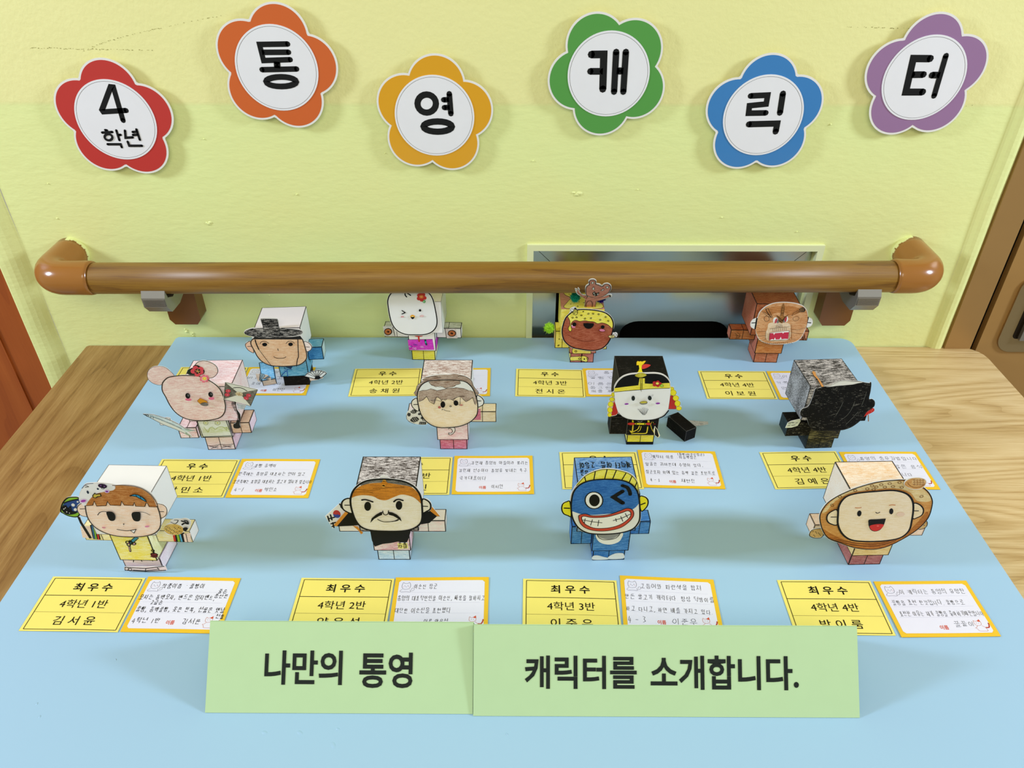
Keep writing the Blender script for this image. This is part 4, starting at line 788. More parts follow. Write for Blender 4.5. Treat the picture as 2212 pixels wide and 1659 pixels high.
for pts, lay in (([(440, 560), (415, 560), (315, 672), (345, 684), (470, 678), (535, 672), (470, 575)], [('p', 'd98b2b', [(415, 552), (436, 568), (335, 686), (312, 672)]), ('p', 'K', [(440, 560), (470, 575), (520, 660), (480, 676), (372, 672)])]), ([(1050, 565), (1115, 548), (1128, 515), (1200, 600), (1172, 600), (1110, 655), (1020, 670)], [('p', 'd98b2b', [(1128, 515), (1198, 598), (1172, 598), (1112, 552)]), ('p', 'K', [(1050, 572), (1112, 552), (1172, 598), (1112, 650), (1020, 666)])])):
    f.plate(f.plane(-.0055), ST, pts, lay, base='141210', name='headband_tail', dname='drawing', sm=False)
f.plate(f.plane(.0055), ST, [(468, 676), (510, 684), (558, 738), (540, 750), (520, 720)], [('l', '!5a3a10', 3, [(530, 725), (548, 732)])], base='d98b2b', name='flag_stick', dname='drawing', sm=False)

# --- blue winking fish figure
f = Fig(.0968, .518, math.radians(1.5), 'bright blue winking paper figure with yellow fin crest and wide toothy grin')
BL_ = '~1f62a8:5a93cc:75:.35'; BLD = '~2258a0:4c86c4:0:.4'
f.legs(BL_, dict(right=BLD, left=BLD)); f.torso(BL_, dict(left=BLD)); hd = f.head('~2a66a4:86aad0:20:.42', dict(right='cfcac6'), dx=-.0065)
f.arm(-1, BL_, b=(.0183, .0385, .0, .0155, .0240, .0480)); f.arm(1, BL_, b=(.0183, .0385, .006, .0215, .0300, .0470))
PB = f.plane(-.0075)
HO = [(440, 480), (455, 400), (490, 350), (540, 315), (620, 292), (740, 285), (850, 292), (930, 320), (980, 370), (1002, 430), (1010, 520), (1010, 610), (990, 660), (950, 700), (880, 725), (780, 740), (660, 742), (570, 730), (500, 690), (455, 620), (440, 550)]
f.plate(PB, BF, [(425, 480), (435, 420), (462, 365), (500, 315), (550, 262), (620, 225), (700, 203), (780, 203), (860, 218), (930, 242), (980, 285), (1000, 340), (1005, 400), (1010, 440), (1045, 430), (1078, 450), (1085, 490), (1065, 530), (1025, 555), (1020, 620), (1000, 670), (955, 708), (880, 735), (780, 750), (660, 752), (565, 738), (495, 700), (440, 600), (390, 590), (360, 560), (357, 520), (375, 485), (410, 478)],
  [('s', 'f0e328', [(430, 480), (400, 478), (370, 495), (360, 535), (375, 575), (410, 592), (440, 595)]), ('o', 'K', 9, [(430, 480), (400, 478), (370, 495), (360, 535), (375, 575), (410, 592), (440, 595)]), ('l', 'K', 10, [(382, 530), (425, 532)]),
   ('s', 'f0e328', [(1008, 440), (1045, 433), (1075, 455), (1080, 490), (1062, 528), (1020, 552)]), ('o', 'K', 9, [(1008, 440), (1045, 433), (1075, 455), (1080, 490), (1062, 528), (1020, 552)]), ('l', 'K', 10, [(1022, 500), (1055, 487)]),
   ('s', '~e9d92c:f4ec7a:80:.35', [(480, 340), (550, 268), (620, 230), (700, 208), (780, 208), (860, 222), (925, 246), (972, 288), (995, 340), (992, 400), (930, 330), (800, 300), (600, 300)]), ('c', '!8a8428', 7, [(485, 340), (550, 268), (620, 230), (700, 208), (780, 208), (860, 222), (925, 246), (972, 288), (995, 340), (996, 400)])]
   +[('l', 'K', 7, p) for p in ([(552, 270), (562, 312)], [(640, 222), (628, 292)], [(738, 207), (718, 284)], [(815, 212), (785, 284)], [(895, 236), (860, 294)], [(945, 262), (920, 318)], [(985, 312), (968, 356)])]
   +[('s', 'e9e6e0', HO), ('p', '~1c5aa2:3f7cc0:70:.3', smooth([(440, 555), (442, 470), (458, 400), (492, 350), (540, 318), (620, 296), (740, 289), (850, 296), (926, 322), (978, 372), (1000, 432), (1004, 485)], False)+smooth([(1004, 485), (960, 530), (860, 560), (720, 575), (620, 582), (520, 575), (440, 548)], False)), ('o', 'K', 11, HO),
   ('e', 'eeebe5', 628, 462, 72, 68, 10), ('t', 'K', 8, 628, 460, 74, 70, 10), ('e', 'K', 632, 460, 44, 50, 0), ('l', 'K', 32, [(865, 385), (790, 432), (868, 482)]), ('c', 'K', 26, [(865, 336), (905, 352), (925, 385), (930, 410)]),
   ('s', 'c9462f', [(500, 600), (510, 580), (560, 572), (620, 588), (740, 580), (840, 548), (900, 525), (945, 535), (960, 570), (945, 610), (900, 655), (840, 690), (740, 712), (640, 712), (560, 690), (515, 650)]), ('o', 'K', 5, [(500, 600), (510, 580), (560, 572), (620, 588), (740, 580), (840, 548), (900, 525), (945, 535), (960, 570), (945, 610), (900, 655), (840, 690), (740, 712), (640, 712), (560, 690), (515, 650)]),
   ('s', 'efece4', [(525, 605), (545, 590), (620, 602), (740, 595), (850, 565), (910, 545), (935, 565), (925, 600), (880, 640), (820, 670), (740, 688), (640, 690), (575, 668), (540, 640)]), ('o', 'K', 5, [(525, 605), (545, 590), (620, 602), (740, 595), (850, 565), (910, 545), (935, 565), (925, 600), (880, 640), (820, 670), (740, 688), (640, 690), (575, 668), (540, 640)])]
   +[('l', 'K', 5, p) for p in ([(535, 620), (610, 635), (695, 645)], [(555, 610), (548, 645)], [(615, 618), (600, 665)], [(668, 622), (660, 670)], [(788, 625), (860, 605), (930, 572)], [(808, 608), (815, 632)], [(850, 590), (868, 630)], [(888, 565), (908, 600)])])
f.art([o for o in f.R.children if o.name.startswith('torso')][0], f.plane(-.0037), BF, [('s', 'e9e6e0', [(650, 748), (655, 790), (690, 822), (760, 835), (830, 815), (860, 780), (865, 735), (750, 740)]), ('s', '8f8f90', [(658, 750), (690, 780), (760, 792), (815, 770), (850, 735), (750, 740)]), ('c', 'K', 5, [(655, 748), (672, 778), (720, 795), (800, 785), (835, 760), (852, 732)])])
f.art([o for o in f.R.children if o.name.startswith('legs')][0], f.plane(-.0003, .005), BF, [('s', 'e9e6e0', [(622, 930), (660, 925), (700, 935), (742, 945), (742, 958), (620, 960)]), ('s', 'e9e6e0', [(752, 935), (800, 910), (850, 905), (876, 912), (874, 950), (752, 955)])])
P = Plane(f.w(-.0065, 0, .0951), f.yaw, flat=True); mb = MB()
Q = P.M @ Matrix.Rotation(math.pi, 4, 'Z')
write(mb, '캐릭터 이름: 고등이', -.026, .025, -.0385, .0085, .0008, .0001, 'K'); write(mb, '하는곳: 능글', .0, .025, -.0275, .0085, .0008, .0001, 'K')
put(mb, 'handwriting', hd, Q)

# --- round bread-faced figure
f = Fig(.3490, .5125, math.radians(1.6), 'smiling paper figure with wide oval bread head and reddish legs, front right')
f.legs('~a04f4c:c98a80:15:.35'); f.torso('~d9b46a:ecd49c:10:.4'); f.head('~e8b678:f5e6d2:60:.62', dict(left='~ead2b8:f3e9de:80:.5'), dx=-.0075, lw=.0008)
f.arm(-1, '~f0c8a4:f5dfcc:40:.4', b=(.0183, .0545, .013, .0285, .0285, .0435), lm='!5a4a40'); f.arm(1, '~f0c8a4:f5dfcc:40:.4', lm='!5a4a40')
PR = f.plane(-.0075)
FO = [(575, 580), (585, 500), (640, 430), (740, 398), (900, 382), (1040, 375), (1140, 400), (1190, 450), (1202, 520), (1190, 620), (1165, 710), (1090, 770), (960, 795), (800, 800), (680, 785), (610, 735), (575, 660)]
EO = [(428, 620), (440, 560), (490, 490), (560, 440), (640, 400), (740, 360), (900, 315), (1050, 298), (1140, 298), (1240, 330), (1320, 385), (1360, 450), (1362, 510), (1330, 610), (1250, 700), (1130, 780), (1000, 845), (900, 870), (800, 870), (700, 855), (600, 820), (500, 780), (450, 710)]
M_BREAD, nt, b = nodes('bread_crayon', .6)
r_ = random.Random(4)
f.plate(PR, BR, [(422, 620), (435, 555), (488, 484), (560, 434), (640, 394), (740, 354), (900, 309), (1050, 292), (1128, 292), (1150, 292), (1240, 324), (1326, 380), (1366, 450), (1368, 510), (1336, 612), (1254, 706), (1132, 786), (1000, 851), (900, 876), (800, 876), (698, 861), (598, 826), (496, 786), (444, 714)],
  [('s', '~c8823a:dfa860:150:.35', EO), ('s', '~dcb878:ecd6a4:150:.35', [(450, 560), (560, 445), (740, 365), (900, 322), (1060, 303), (1200, 322), (1320, 400), (1350, 470), (1240, 470), (1180, 400), (1050, 365), (900, 375), (700, 400), (560, 470), (480, 560)]), ('s', '~9a5418:c07a30:150:.35', [(455, 705), (560, 765), (700, 812), (850, 820), (1000, 800), (1150, 735), (1250, 640), (1320, 560), (1330, 612), (1250, 700), (1130, 780), (1000, 845), (900, 868), (800, 868), (700, 853), (600, 818), (500, 778)]), ('c', '!5a3010', 6, [(520, 790), (700, 835), (900, 845), (1060, 800)]), ('c', '!5a3010', 4, [(560, 790), (760, 825), (930, 825), (1090, 770)]),
   ('o', 'K', 7, EO)]
   +[('t', '!7a5426', 4, x, y, 14, 9, a) for x, y, a in ((530, 506, 30), (595, 434, 0), (722, 382, 0), (822, 368, 0), (862, 342, 0), (897, 352, 0), (938, 332, 0), (875, 372, 0), (968, 352, 0), (1008, 322, 0), (1035, 346, 0), (1090, 312, 0), (1108, 352, 0), (1272, 428, -20))]
   +[('s', '~f2dfc2:e9cfa0:10:.3', [(572, 545), (530, 548), (490, 580), (485, 625), (515, 655), (572, 658)]), ('o', 'K', 9, [(572, 545), (530, 548), (490, 580), (485, 625), (515, 655), (572, 658)]), ('l', 'K', 7, [(518, 598), (562, 598)]),
   ('s', '~f2dfc2:e9cfa0:10:.3', [(1200, 490), (1250, 492), (1285, 530), (1278, 575), (1240, 600), (1195, 605)]), ('o', 'K', 9, [(1200, 490), (1250, 492), (1285, 530), (1278, 575), (1240, 600), (1195, 605)]), ('l', 'K', 7, [(1200, 545), (1245, 545)]),
   ('s', '~f4e0c6:ecd2a8:5:.32', FO), ('o', 'K', 13, FO), ('e', 'K', 752, 566, 18, 25, 10), ('e', 'K', 1018, 548, 17, 25, 5), ('c', '!c87a38', 6, [(718, 518), (740, 520), (768, 516)]), ('c', '!c87a38', 6, [(1002, 498), (1025, 494), (1050, 496)]), ('c', 'K', 5, [(888, 555), (898, 563), (910, 562), (922, 554)]), ('e', '!e8c8b0', 1095, 572, 34, 17, 0),
   ('p', 'K', smooth([(826, 628), (838, 615), (900, 612), (972, 607)], False)+smooth([(972, 607), (955, 660), (925, 700), (882, 714), (845, 700), (828, 660)], False)), ('s', 'd0302c', [(838, 668), (880, 655), (930, 652), (955, 660), (935, 688), (905, 706), (880, 710), (850, 698)]), ('e', '!e86a60', 905, 668, 10, 5, 0)])
f.plate(f.plane(-.0090), BR, [(1130, 330), (1145, 300), (1190, 280), (1260, 276), (1305, 290), (1318, 315), (1300, 350), (1260, 375), (1200, 376), (1150, 355)], [('s', '~c98a48:e0b070:10:.35', [(1134, 330), (1150, 304), (1192, 284), (1258, 280), (1300, 292), (1312, 315), (1296, 348), (1258, 370), (1200, 371), (1152, 352)]), ('s', '~dba968:ecca92:10:.3', [(1200, 300), (1250, 284), (1298, 294), (1306, 312), (1280, 335), (1230, 340), (1200, 325)]), ('c', '!8a5020', 4, [(1160, 320), (1190, 350), (1250, 358), (1300, 335)])]+[('t', '!8a5020', 3, 1215+(i % 4)*24, 296+(i//4)*17, 7, 5, 0) for i in range(12)], name='bun_topknot', dname='drawing')
f.plate(f.plane(.0), BR, [(338, 748), (360, 712), (410, 700), (450, 702), (465, 740), (440, 778), (390, 782), (350, 770)], [('s', '~b58a48:d9b578:10:.4', [(344, 748), (364, 717), (410, 705), (448, 707), (458, 740), (438, 772), (390, 776), (354, 765)]), ('o', 'K', 5, [(341, 748), (362, 714), (410, 702), (450, 704), (462, 740), (440, 776), (390, 780), (351, 768)])]+[('e', 'K', 370+(i*31) % 70, 722+(i*17) % 44, 4, 3, 0) for i in range(8)], name='bun_cutout', dname='drawing')
f.plate(f.plane(.0), BR, [(1220, 690), (1250, 650), (1300, 628), (1325, 645), (1322, 680), (1290, 705), (1245, 710)], [('s', '~b58a48:d9b578:10:.4', [(1225, 688), (1252, 654), (1298, 634), (1319, 648), (1316, 678), (1288, 700), (1248, 704)]), ('o', 'K', 5, [(1222, 690), (1251, 651), (1299, 631), (1322, 646), (1319, 680), (1289, 703), (1246, 707)]), ('e', 'K', 1300, 650, 4, 3, 0), ('e', 'K', 1295, 672, 4, 3, 0), ('e', 'K', 1270, 685, 4, 3, 0)], name='bun_cutout', dname='drawing')

# --- pink figure with round ears
f = Fig(-.338, .685, math.radians(2), 'pink coloured-pencil figure with two round ears, beak and camellia, holding a fish')
PK = '~dba79c:f1dfd2:35:.55'; PKL = '~dc9fa0:f3e6e6:60:.6'
f.legs('~e8b8ac:f4e2d8:5:.5', b=(-.0158, .0158, 0, .033, .0002, .0195), faces=dict(right='~dc98a2:f3dde0:70:.5', left=PKL)); f.torso('~d4d6ae:dfe2d6:10:.5', dict(right=PKL), b=(-.0180, .0180, -.0035, .030, .0215, .0470)); f.head('~dda0a4:f5e8ec:45:.62', dict(right='~e0b0ac:efe4dc:65:.6'), dx=.0035, lw=.0005)
f.arm(-1, PKL, b=(.0183, .0390, -.008, .0140, .0250, .0400)); f.arm(1, '~c89a7c:e3c8b4:60:.5', dict(right='~e4b8c4:f1e2ea:80:.5'), b=(.0183, .0400, -.002, .0220, .0260, .0410))
P0 = f.plane(-.0075)
HO = [(380, 470), (400, 410), (470, 345), (560, 322), (700, 308), (900, 312), (1020, 330), (1130, 380), (1240, 450), (1320, 530), (1370, 630), (1400, 740), (1412, 820), (1395, 910), (1340, 980), (1240, 1020), (1080, 1040), (940, 1040), (800, 1020), (680, 970), (580, 890), (500, 780), (440, 660), (385, 560)]
f.plate(P0, B2, [(370, 470), (300, 462), (215, 430), (150, 370), (132, 300), (150, 230), (215, 175), (310, 155), (420, 172), (500, 225), (580, 315), (700, 300), (820, 298), (776, 270), (800, 215), (860, 190), (900, 140), (960, 85), (1050, 66), (1150, 84), (1250, 140), (1290, 210), (1280, 280), (1210, 345), (1160, 352), (1160, 395), (1250, 450), (1328, 528), (1378, 630), (1408, 740), (1422, 820), (1404, 915), (1346, 986), (1240, 1030), (1080, 1050), (940, 1050), (795, 1030), (672, 978), (572, 896), (490, 784), (430, 664), (376, 562)],
  [('s', PK, [(372, 455), (300, 458), (215, 425), (155, 368), (140, 300), (158, 232), (218, 180), (310, 162), (418, 178), (495, 230), (570, 318), (440, 370)]), ('o', 'K', 5, [(372, 458), (300, 461), (215, 428), (152, 369), (136, 300), (154, 230), (216, 177), (310, 158), (419, 175), (498, 228), (575, 318), (440, 372)]),
   ('s', PK, [(915, 150), (965, 92), (1050, 72), (1148, 90), (1244, 145), (1283, 212), (1272, 280), (1208, 338), (1150, 346), (1000, 320), (930, 250)]), ('c', 'K', 7, [(910, 145), (965, 90), (1050, 70), (1148, 88), (1246, 143), (1285, 212), (1274, 282), (1208, 341), (1150, 350)]),
   ('s', PK, HO), ('o', BRN, 15, HO), ('p', '1a2416', [(775, 275), (800, 212), (870, 180), (900, 230), (930, 300), (830, 298)]), ('s', '1a1512', [(880, 180), (900, 145), (960, 140), (1040, 190), (1070, 230), (1060, 275), (1000, 300), (960, 315), (900, 290)])]
   +[('e', 'd84850', x, y, 46, 40, 0) for x, y in ((925, 190), (1010, 205), (1010, 250), (955, 285), (890, 235))]+[('e', '1a1512', 958, 235, 48, 42, 0), ('c', '!e0b060', 9, [(925, 225), (960, 240), (1000, 230)]), ('c', '!e0b060', 8, [(965, 200), (962, 240), (985, 270)]), ('l', 'd84850', 9, [(935, 205), (945, 222)]), ('l', 'd84850', 9, [(925, 258), (945, 250)]), ('l', 'd84850', 9, [(990, 262), (1000, 275)])]
   +[('e', '!e8707e', 1072+58*math.cos(k*.9), 352+46*math.sin(k*.9), 24, 20, 0) for k in range(7)]+[('e', '!f0a0a8', 1072, 352, 50, 40, 0), ('e', '!f5e05a', 1075, 348, 34, 28, 0), ('t', '!e0a040', 5, 1075, 348, 24, 18, 0),
   ('e', '!e0708a', 812, 690, 52, 20, 5), ('e', '!e0708a', 1188, 672, 48, 22, 0), ('e', 'K', 803, 628, 38, 46, -20), ('e', 'K', 1175, 606, 36, 44, -25), ('e', '!5a5a54', 812, 620, 14, 22, -20), ('e', '!5a5a54', 1186, 600, 12, 20, -20),
   ('s', '~5a5248:8a8278:0:.3', [(1005, 755), (1050, 732), (1110, 738), (1138, 770), (1120, 790), (1070, 792), (1030, 778)]), ('p', 'd08a1c', [(958, 708), (1005, 662), (1050, 680), (1115, 712), (1130, 740), (1080, 730), (1035, 738), (1005, 755)]), ('q', '!7a4a10', 4, [(958, 708), (1005, 662), (1050, 680), (1115, 712), (1130, 740), (1080, 730), (1035, 738), (1005, 755)])])
tb = [o for o in f.R.children if o.name.startswith('torso')][0]
f.plate(f.plane(-.0045), B2, [(945, 1040), (1000, 1035), (1400, 980), (1520, 1290), (1510, 1300), (1045, 1315)], [('p', '~b9c07e:dfe2d6:20:.5', [(1040, 1240), (1040, 1180), (1120, 1190), (1180, 1150), (1240, 1180), (1300, 1150), (1400, 1150), (1460, 1140), (1480, 1230), (1300, 1245)]), ('t', '!9aa04e', 6, 1090, 1082, 38, 32, 0), ('t', '!9aa04e', 6, 1282, 1082, 42, 34, 0), ('t', '!9aa04e', 6, 1350, 1010, 28, 34, 0), ('e', '!c8c87a', 1090, 1082, 18, 14, 0), ('e', '!c8c87a', 1282, 1082, 18, 14, 0), ('c', '!a8b04e', 6, [(1060, 1150), (1130, 1230), (1150, 1170), (1200, 1150), (1240, 1190)]), ('c', '!a8b04e', 6, [(1250, 1190), (1300, 1150), (1370, 1145), (1430, 1200), (1420, 1150), (1470, 1190)]), ('q', 'K', 8, [(950, 1044), (1000, 1040), (1398, 984), (1516, 1288), (1048, 1308)])], base='~cfd4c4:e3e4da:10:.45', name='apron', dname='drawing', sm=False)
f.art([o for o in f.R.children if o.name.startswith('legs')][0], f.plane(-.0003, .005), B2, [('c', 'K', 6, [(1115, 1450), (1200, 1458), (1325, 1435), (1440, 1440), (1540, 1425)])]+[('l', 'K', 7, p) for p in ([(1150, 1460), (1290, 1490)], [(1180, 1498), (1290, 1458)], [(1370, 1450), (1500, 1478)], [(1360, 1478), (1510, 1452)])], 'laces')
f.plate(f.plane(-.0155, .03), B2, [(68, 935), (230, 945), (420, 1000), (450, 990), (510, 1000), (520, 1035), (640, 1095), (760, 1170), (915, 1205), (800, 1225), (865, 1308), (760, 1265), (600, 1190), (545, 1172), (510, 1150), (410, 1118), (350, 1118), (340, 1085), (200, 1010)], [('s', '~9fb8bc:dfe6e4:25:.35', [(80, 940), (230, 955), (420, 1008), (640, 1108), (740, 1178), (800, 1222), (740, 1245), (600, 1180), (400, 1100), (210, 1008)]), ('s', 'dcdcd0', [(230, 1010), (420, 1065), (640, 1160), (780, 1240), (740, 1245), (600, 1182), (400, 1102)]), ('c', 'K', 6, [(70, 937), (230, 947), (420, 1002), (640, 1098), (760, 1172), (910, 1205)]), ('c', 'K', 5, [(72, 938), (200, 1006), (400, 1108), (600, 1185), (760, 1260), (862, 1305)]), ('c', '!3a4a50', 6, [(235, 985), (300, 1005), (420, 1055), (600, 1130), (700, 1180)]), ('t', 'K', 7, 140, 962, 18, 14, 0), ('c', 'K', 5, [(190, 960), (200, 980), (190, 1000)]), ('c', 'K', 5, [(215, 965), (232, 985), (235, 1010)]), ('q', 'K', 4, [(430, 1000), (455, 992), (508, 1004), (512, 1035)]), ('c', 'K', 5, [(342, 1088), (360, 1116), (410, 1116)]), ('p', '~7c9a8a:b8c8b8:30:.4', [(720, 1170), (910, 1205), (800, 1215)]), ('p', '~6c8a6a:a8b8a0:30:.4', [(760, 1225), (862, 1304), (760, 1262)]), ('p', '1b2a30', [(68, 935), (125, 943), (112, 958)])], name='paper_fish', dname='drawing', sm=False)
f.plate(f.plane(-.010, .04, x=.03), B2, [(1405, 418), (1940, 540), (1820, 815), (1700, 765), (1380, 700), (1372, 690)], [('p', '~4c463a:8a8474:70:.42', [(1410, 425), (1600, 580), (1600, 630), (1385, 695)]), ('p', '~4c463a:8a8474:70:.42', [(1930, 542), (1822, 805), (1680, 640), (1690, 585)]), ('p', 'd6d4c0', [(1415, 424), (1930, 540), (1690, 580), (1600, 575)]), ('c', 'K', 10, [(1538, 512), (1600, 506), (1680, 515), (1760, 560)]), ('q', 'K', 5, [(1408, 422), (1935, 541), (1820, 808), (1385, 698)]), ('s', '~b8a078:d8c8a0:0:.4', [(1575, 600), (1600, 575), (1660, 580), (1695, 612), (1680, 640), (1620, 638), (1585, 625)])]+[('e', 'c8404a', x, y, 42, 28, a) for x, y, a in ((1455, 560, 0), (1440, 620, 0), (1790, 630, 10), (1750, 675, 10))]+[('e', '!e07a80', x, y, 12, 8, 0) for x, y in ((1462, 556), (1445, 622), (1800, 632), (1755, 680))]+[('l', '!a07840', 6, [(1590, 600), (1670, 625)]), ('l', '!a07840', 6, [(1640, 585), (1630, 632)])], base='ddd9c6', name='bow_cutout', dname='drawing', sm=False)
f.plate(f.plane(-.006, .04, x=.03), B2, [(1512, 735), (1545, 725), (1580, 745), (1580, 820), (1610, 880), (1650, 940), (1655, 1010), (1640, 1090), (1655, 1150), (1620, 1172), (1560, 1170), (1538, 1140), (1545, 1100), (1580, 1080), (1605, 990), (1590, 930), (1545, 860), (1512, 800)], [], base='1c1a16', name='bow_tail')
f.plate(f.plane(-.0028, .04, x=.03), B2, [(1580, 760), (1750, 800), (1710, 860), (1600, 860)], [], base='~9aa4aa:d8dcdc:15:.5', name='sleeve_cutout', sm=False)
# --- man in a wide black hat
f = Fig(-.2790, .8135, math.radians(4), 'paper man in wide black horsehair hat and blue coat, holding a folding fan')
BC = '~3f8fae:86b8c8:30:.42'
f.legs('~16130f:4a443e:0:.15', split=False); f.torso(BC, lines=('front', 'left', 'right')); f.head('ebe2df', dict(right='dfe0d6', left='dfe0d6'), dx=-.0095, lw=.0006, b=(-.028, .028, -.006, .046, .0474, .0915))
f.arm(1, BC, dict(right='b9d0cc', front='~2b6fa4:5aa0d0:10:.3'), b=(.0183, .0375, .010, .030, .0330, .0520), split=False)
am = f.box('arm', (-.0085, .0085, -.0130, .0130, -.008, .008), '~4a9fd0:a0d0ea:15:.35', dict(front='~dcb694:efd8c4:60:.4', right='~3a80b8:70b0dc:70:.3'), M=Matrix.Translation((-.0335, -.002, .0225)) @ Matrix.Rotation(math.radians(14), 4, 'Z') @ Matrix.Rotation(math.radians(32), 4, 'X'))
PP_ = f.plane(-.0148, .015, dyaw=math.radians(14), x=-.035)
f.plate(f.plane(-.0165, .015, x=-.035), M2, [(350, 1222), (440, 1228), (560, 1245), (622, 1290), (620, 1385), (390, 1360), (365, 1290)], [('p', '9ab0b8', [(430, 1215), (495, 1225), (520, 1260), (440, 1350), (415, 1330)]), ('q', '!3a4448', 5, [(430, 1215), (495, 1225), (520, 1260), (440, 1350), (415, 1330)]), ('p', '8a9aa4', [(585, 1255), (610, 1285), (450, 1365), (440, 1350)]), ('q', '!3a4448', 5, [(585, 1255), (610, 1285), (450, 1365), (440, 1350)]), ('l', '!3a4448', 5, [(440, 1235), (430, 1330)]), ('l', '!3a4448', 5, [(475, 1240), (430, 1335)]), ('l', '!3a4448', 5, [(590, 1275), (445, 1350)])], base='~dcb694:efd8c4:60:.4', name='fish_drawing_flap', dname='drawing', sm=False)
P0 = f.plane(-.0075)
HO = [(265, 680), (300, 600), (420, 580), (700, 590), (1100, 590), (1180, 595), (1210, 660), (1240, 760), (1265, 870), (1260, 950), (1200, 1020), (1110, 1065), (950, 1082), (780, 1085), (620, 1070), (480, 1010), (390, 920), (330, 810)]
BX = '~141210:b0a89e:35:.24'
f.plate(P0, M2, [(140, 488), (170, 440), (280, 402), (400, 398), (485, 388), (440, 230), (740, 236), (778, 398), (950, 412), (1090, 420), (1180, 445), (1198, 490), (1170, 520), (1195, 600), (1225, 650), (1280, 650), (1340, 690), (1362, 745), (1340, 800), (1280, 815), (1275, 900), (1268, 960), (1205, 1030), (1112, 1075), (950, 1092), (780, 1095), (615, 1080), (472, 1018), (382, 926), (330, 840), (270, 838), (200, 790), (158, 710), (190, 655), (255, 635), (290, 570), (190, 530)],
  [('s', '~e8b08a:f2ccb0:20:.3', [(262, 650), (205, 660), (165, 705), (200, 780), (262, 828), (320, 835)]), ('o', BRN, 9, [(262, 650), (205, 660), (165, 705), (200, 780), (262, 828), (320, 835)]), ('l', BRN, 9, [(205, 732), (275, 730)]),
   ('s', '~f0d6c6:f5e4da:20:.3', [(1215, 655), (1275, 655), (1330, 695), (1355, 745), (1335, 795), (1260, 815)]), ('o', BRN, 9, [(1215, 655), (1275, 655), (1330, 695), (1355, 745), (1335, 795), (1260, 815)]), ('l', BRN, 9, [(1255, 738), (1315, 742)]),
   ('s', '~dca678:ecc8a0:2:.4', HO), ('o', BRN, 16, HO), ('p', '~16130f:2a2622:0:.2', [(300, 602), (330, 555), (600, 575), (1000, 560), (1150, 540), (1195, 605)]),
   ('s', BX, [(150, 488), (175, 450), (290, 408), (490, 396), (780, 402), (1085, 428), (1180, 455), (1190, 488), (1140, 520), (1000, 545), (780, 570), (520, 578), (360, 560), (200, 525)]), ('p', BX, [(445, 235), (738, 240), (775, 440), (505, 440)]), ('q', 'K', 5, [(445, 235), (738, 240), (775, 402), (500, 440)]),
   ('c', 'K', 7, [(432, 680), (450, 650), (500, 636), (550, 650), (585, 674)]), ('c', 'K', 7, [(896, 678), (925, 645), (970, 632), (1015, 645), (1048, 676)]), ('e', 'K', 514, 693, 44, 32, 0), ('e', 'K', 978, 689, 40, 32, 0), ('l', 'K', 9, [(750, 768), (758, 802)]), ('c', 'K', 8, [(674, 906), (710, 930), (780, 938), (860, 932), (896, 912)]),
   ('c', 'K', 16, [(345, 612), (365, 680), (410, 780)]), ('c', 'K', 7, [(410, 780), (500, 900), (640, 1080)]), ('c', 'K', 12, [(1108, 605), (1112, 740), (1120, 900), (1100, 960), (1085, 1080)])])
f.art([o for o in f.R.children if o.name.startswith('torso')][0], f.plane(-.0037), M2, [('p', '16305a', [(880, 1098), (1010, 1095), (985, 1138), (920, 1115)]), ('c', '!1c4f9a', 9, [(865, 1105), (880, 1140), (960, 1140), (1000, 1150)]), ('c', '!1c4f9a', 10, [(810, 1270), (850, 1215), (910, 1170), (925, 1270)]), ('c', '!1c4f9a', 7, [(925, 1145), (905, 1175), (860, 1160)])])
PF = f.plane(-.006, .02, x=.03)
f.plate(PF, M2, [(1222, 1270), (1270, 1215), (1370, 1175), (1480, 1155), (1600, 1190), (1625, 1215), (1550, 1280), (1480, 1318), (1420, 1320), (1340, 1298)], [('l', 'K', 8, [(1450, 1290), p]) for p in ((1270, 1222), (1320, 1195), (1370, 1175), (1420, 1165), (1480, 1158), (1530, 1165), (1580, 1185))]+[('q', 'K', 9, [(1228, 1268), (1270, 1218), (1370, 1178), (1480, 1159), (1598, 1192), (1620, 1214), (1550, 1276), (1480, 1314), (1420, 1316), (1340, 1294)]), ('p', 'K', [(1400, 1315), (1420, 1280), (1460, 1262), (1500, 1265), (1515, 1290), (1480, 1316)])], base='e8e6de', name='paper_fan', dname='drawing', sm=False)
f.plate(f.plane(-.0048, .02, x=.03), M2, [(1310, 1290), (1420, 1322), (1550, 1270), (1560, 1300), (1440, 1335), (1330, 1348)], [], base='~e8c4a8:f4dcca:20:.3', name='paper_hand', sm=False)

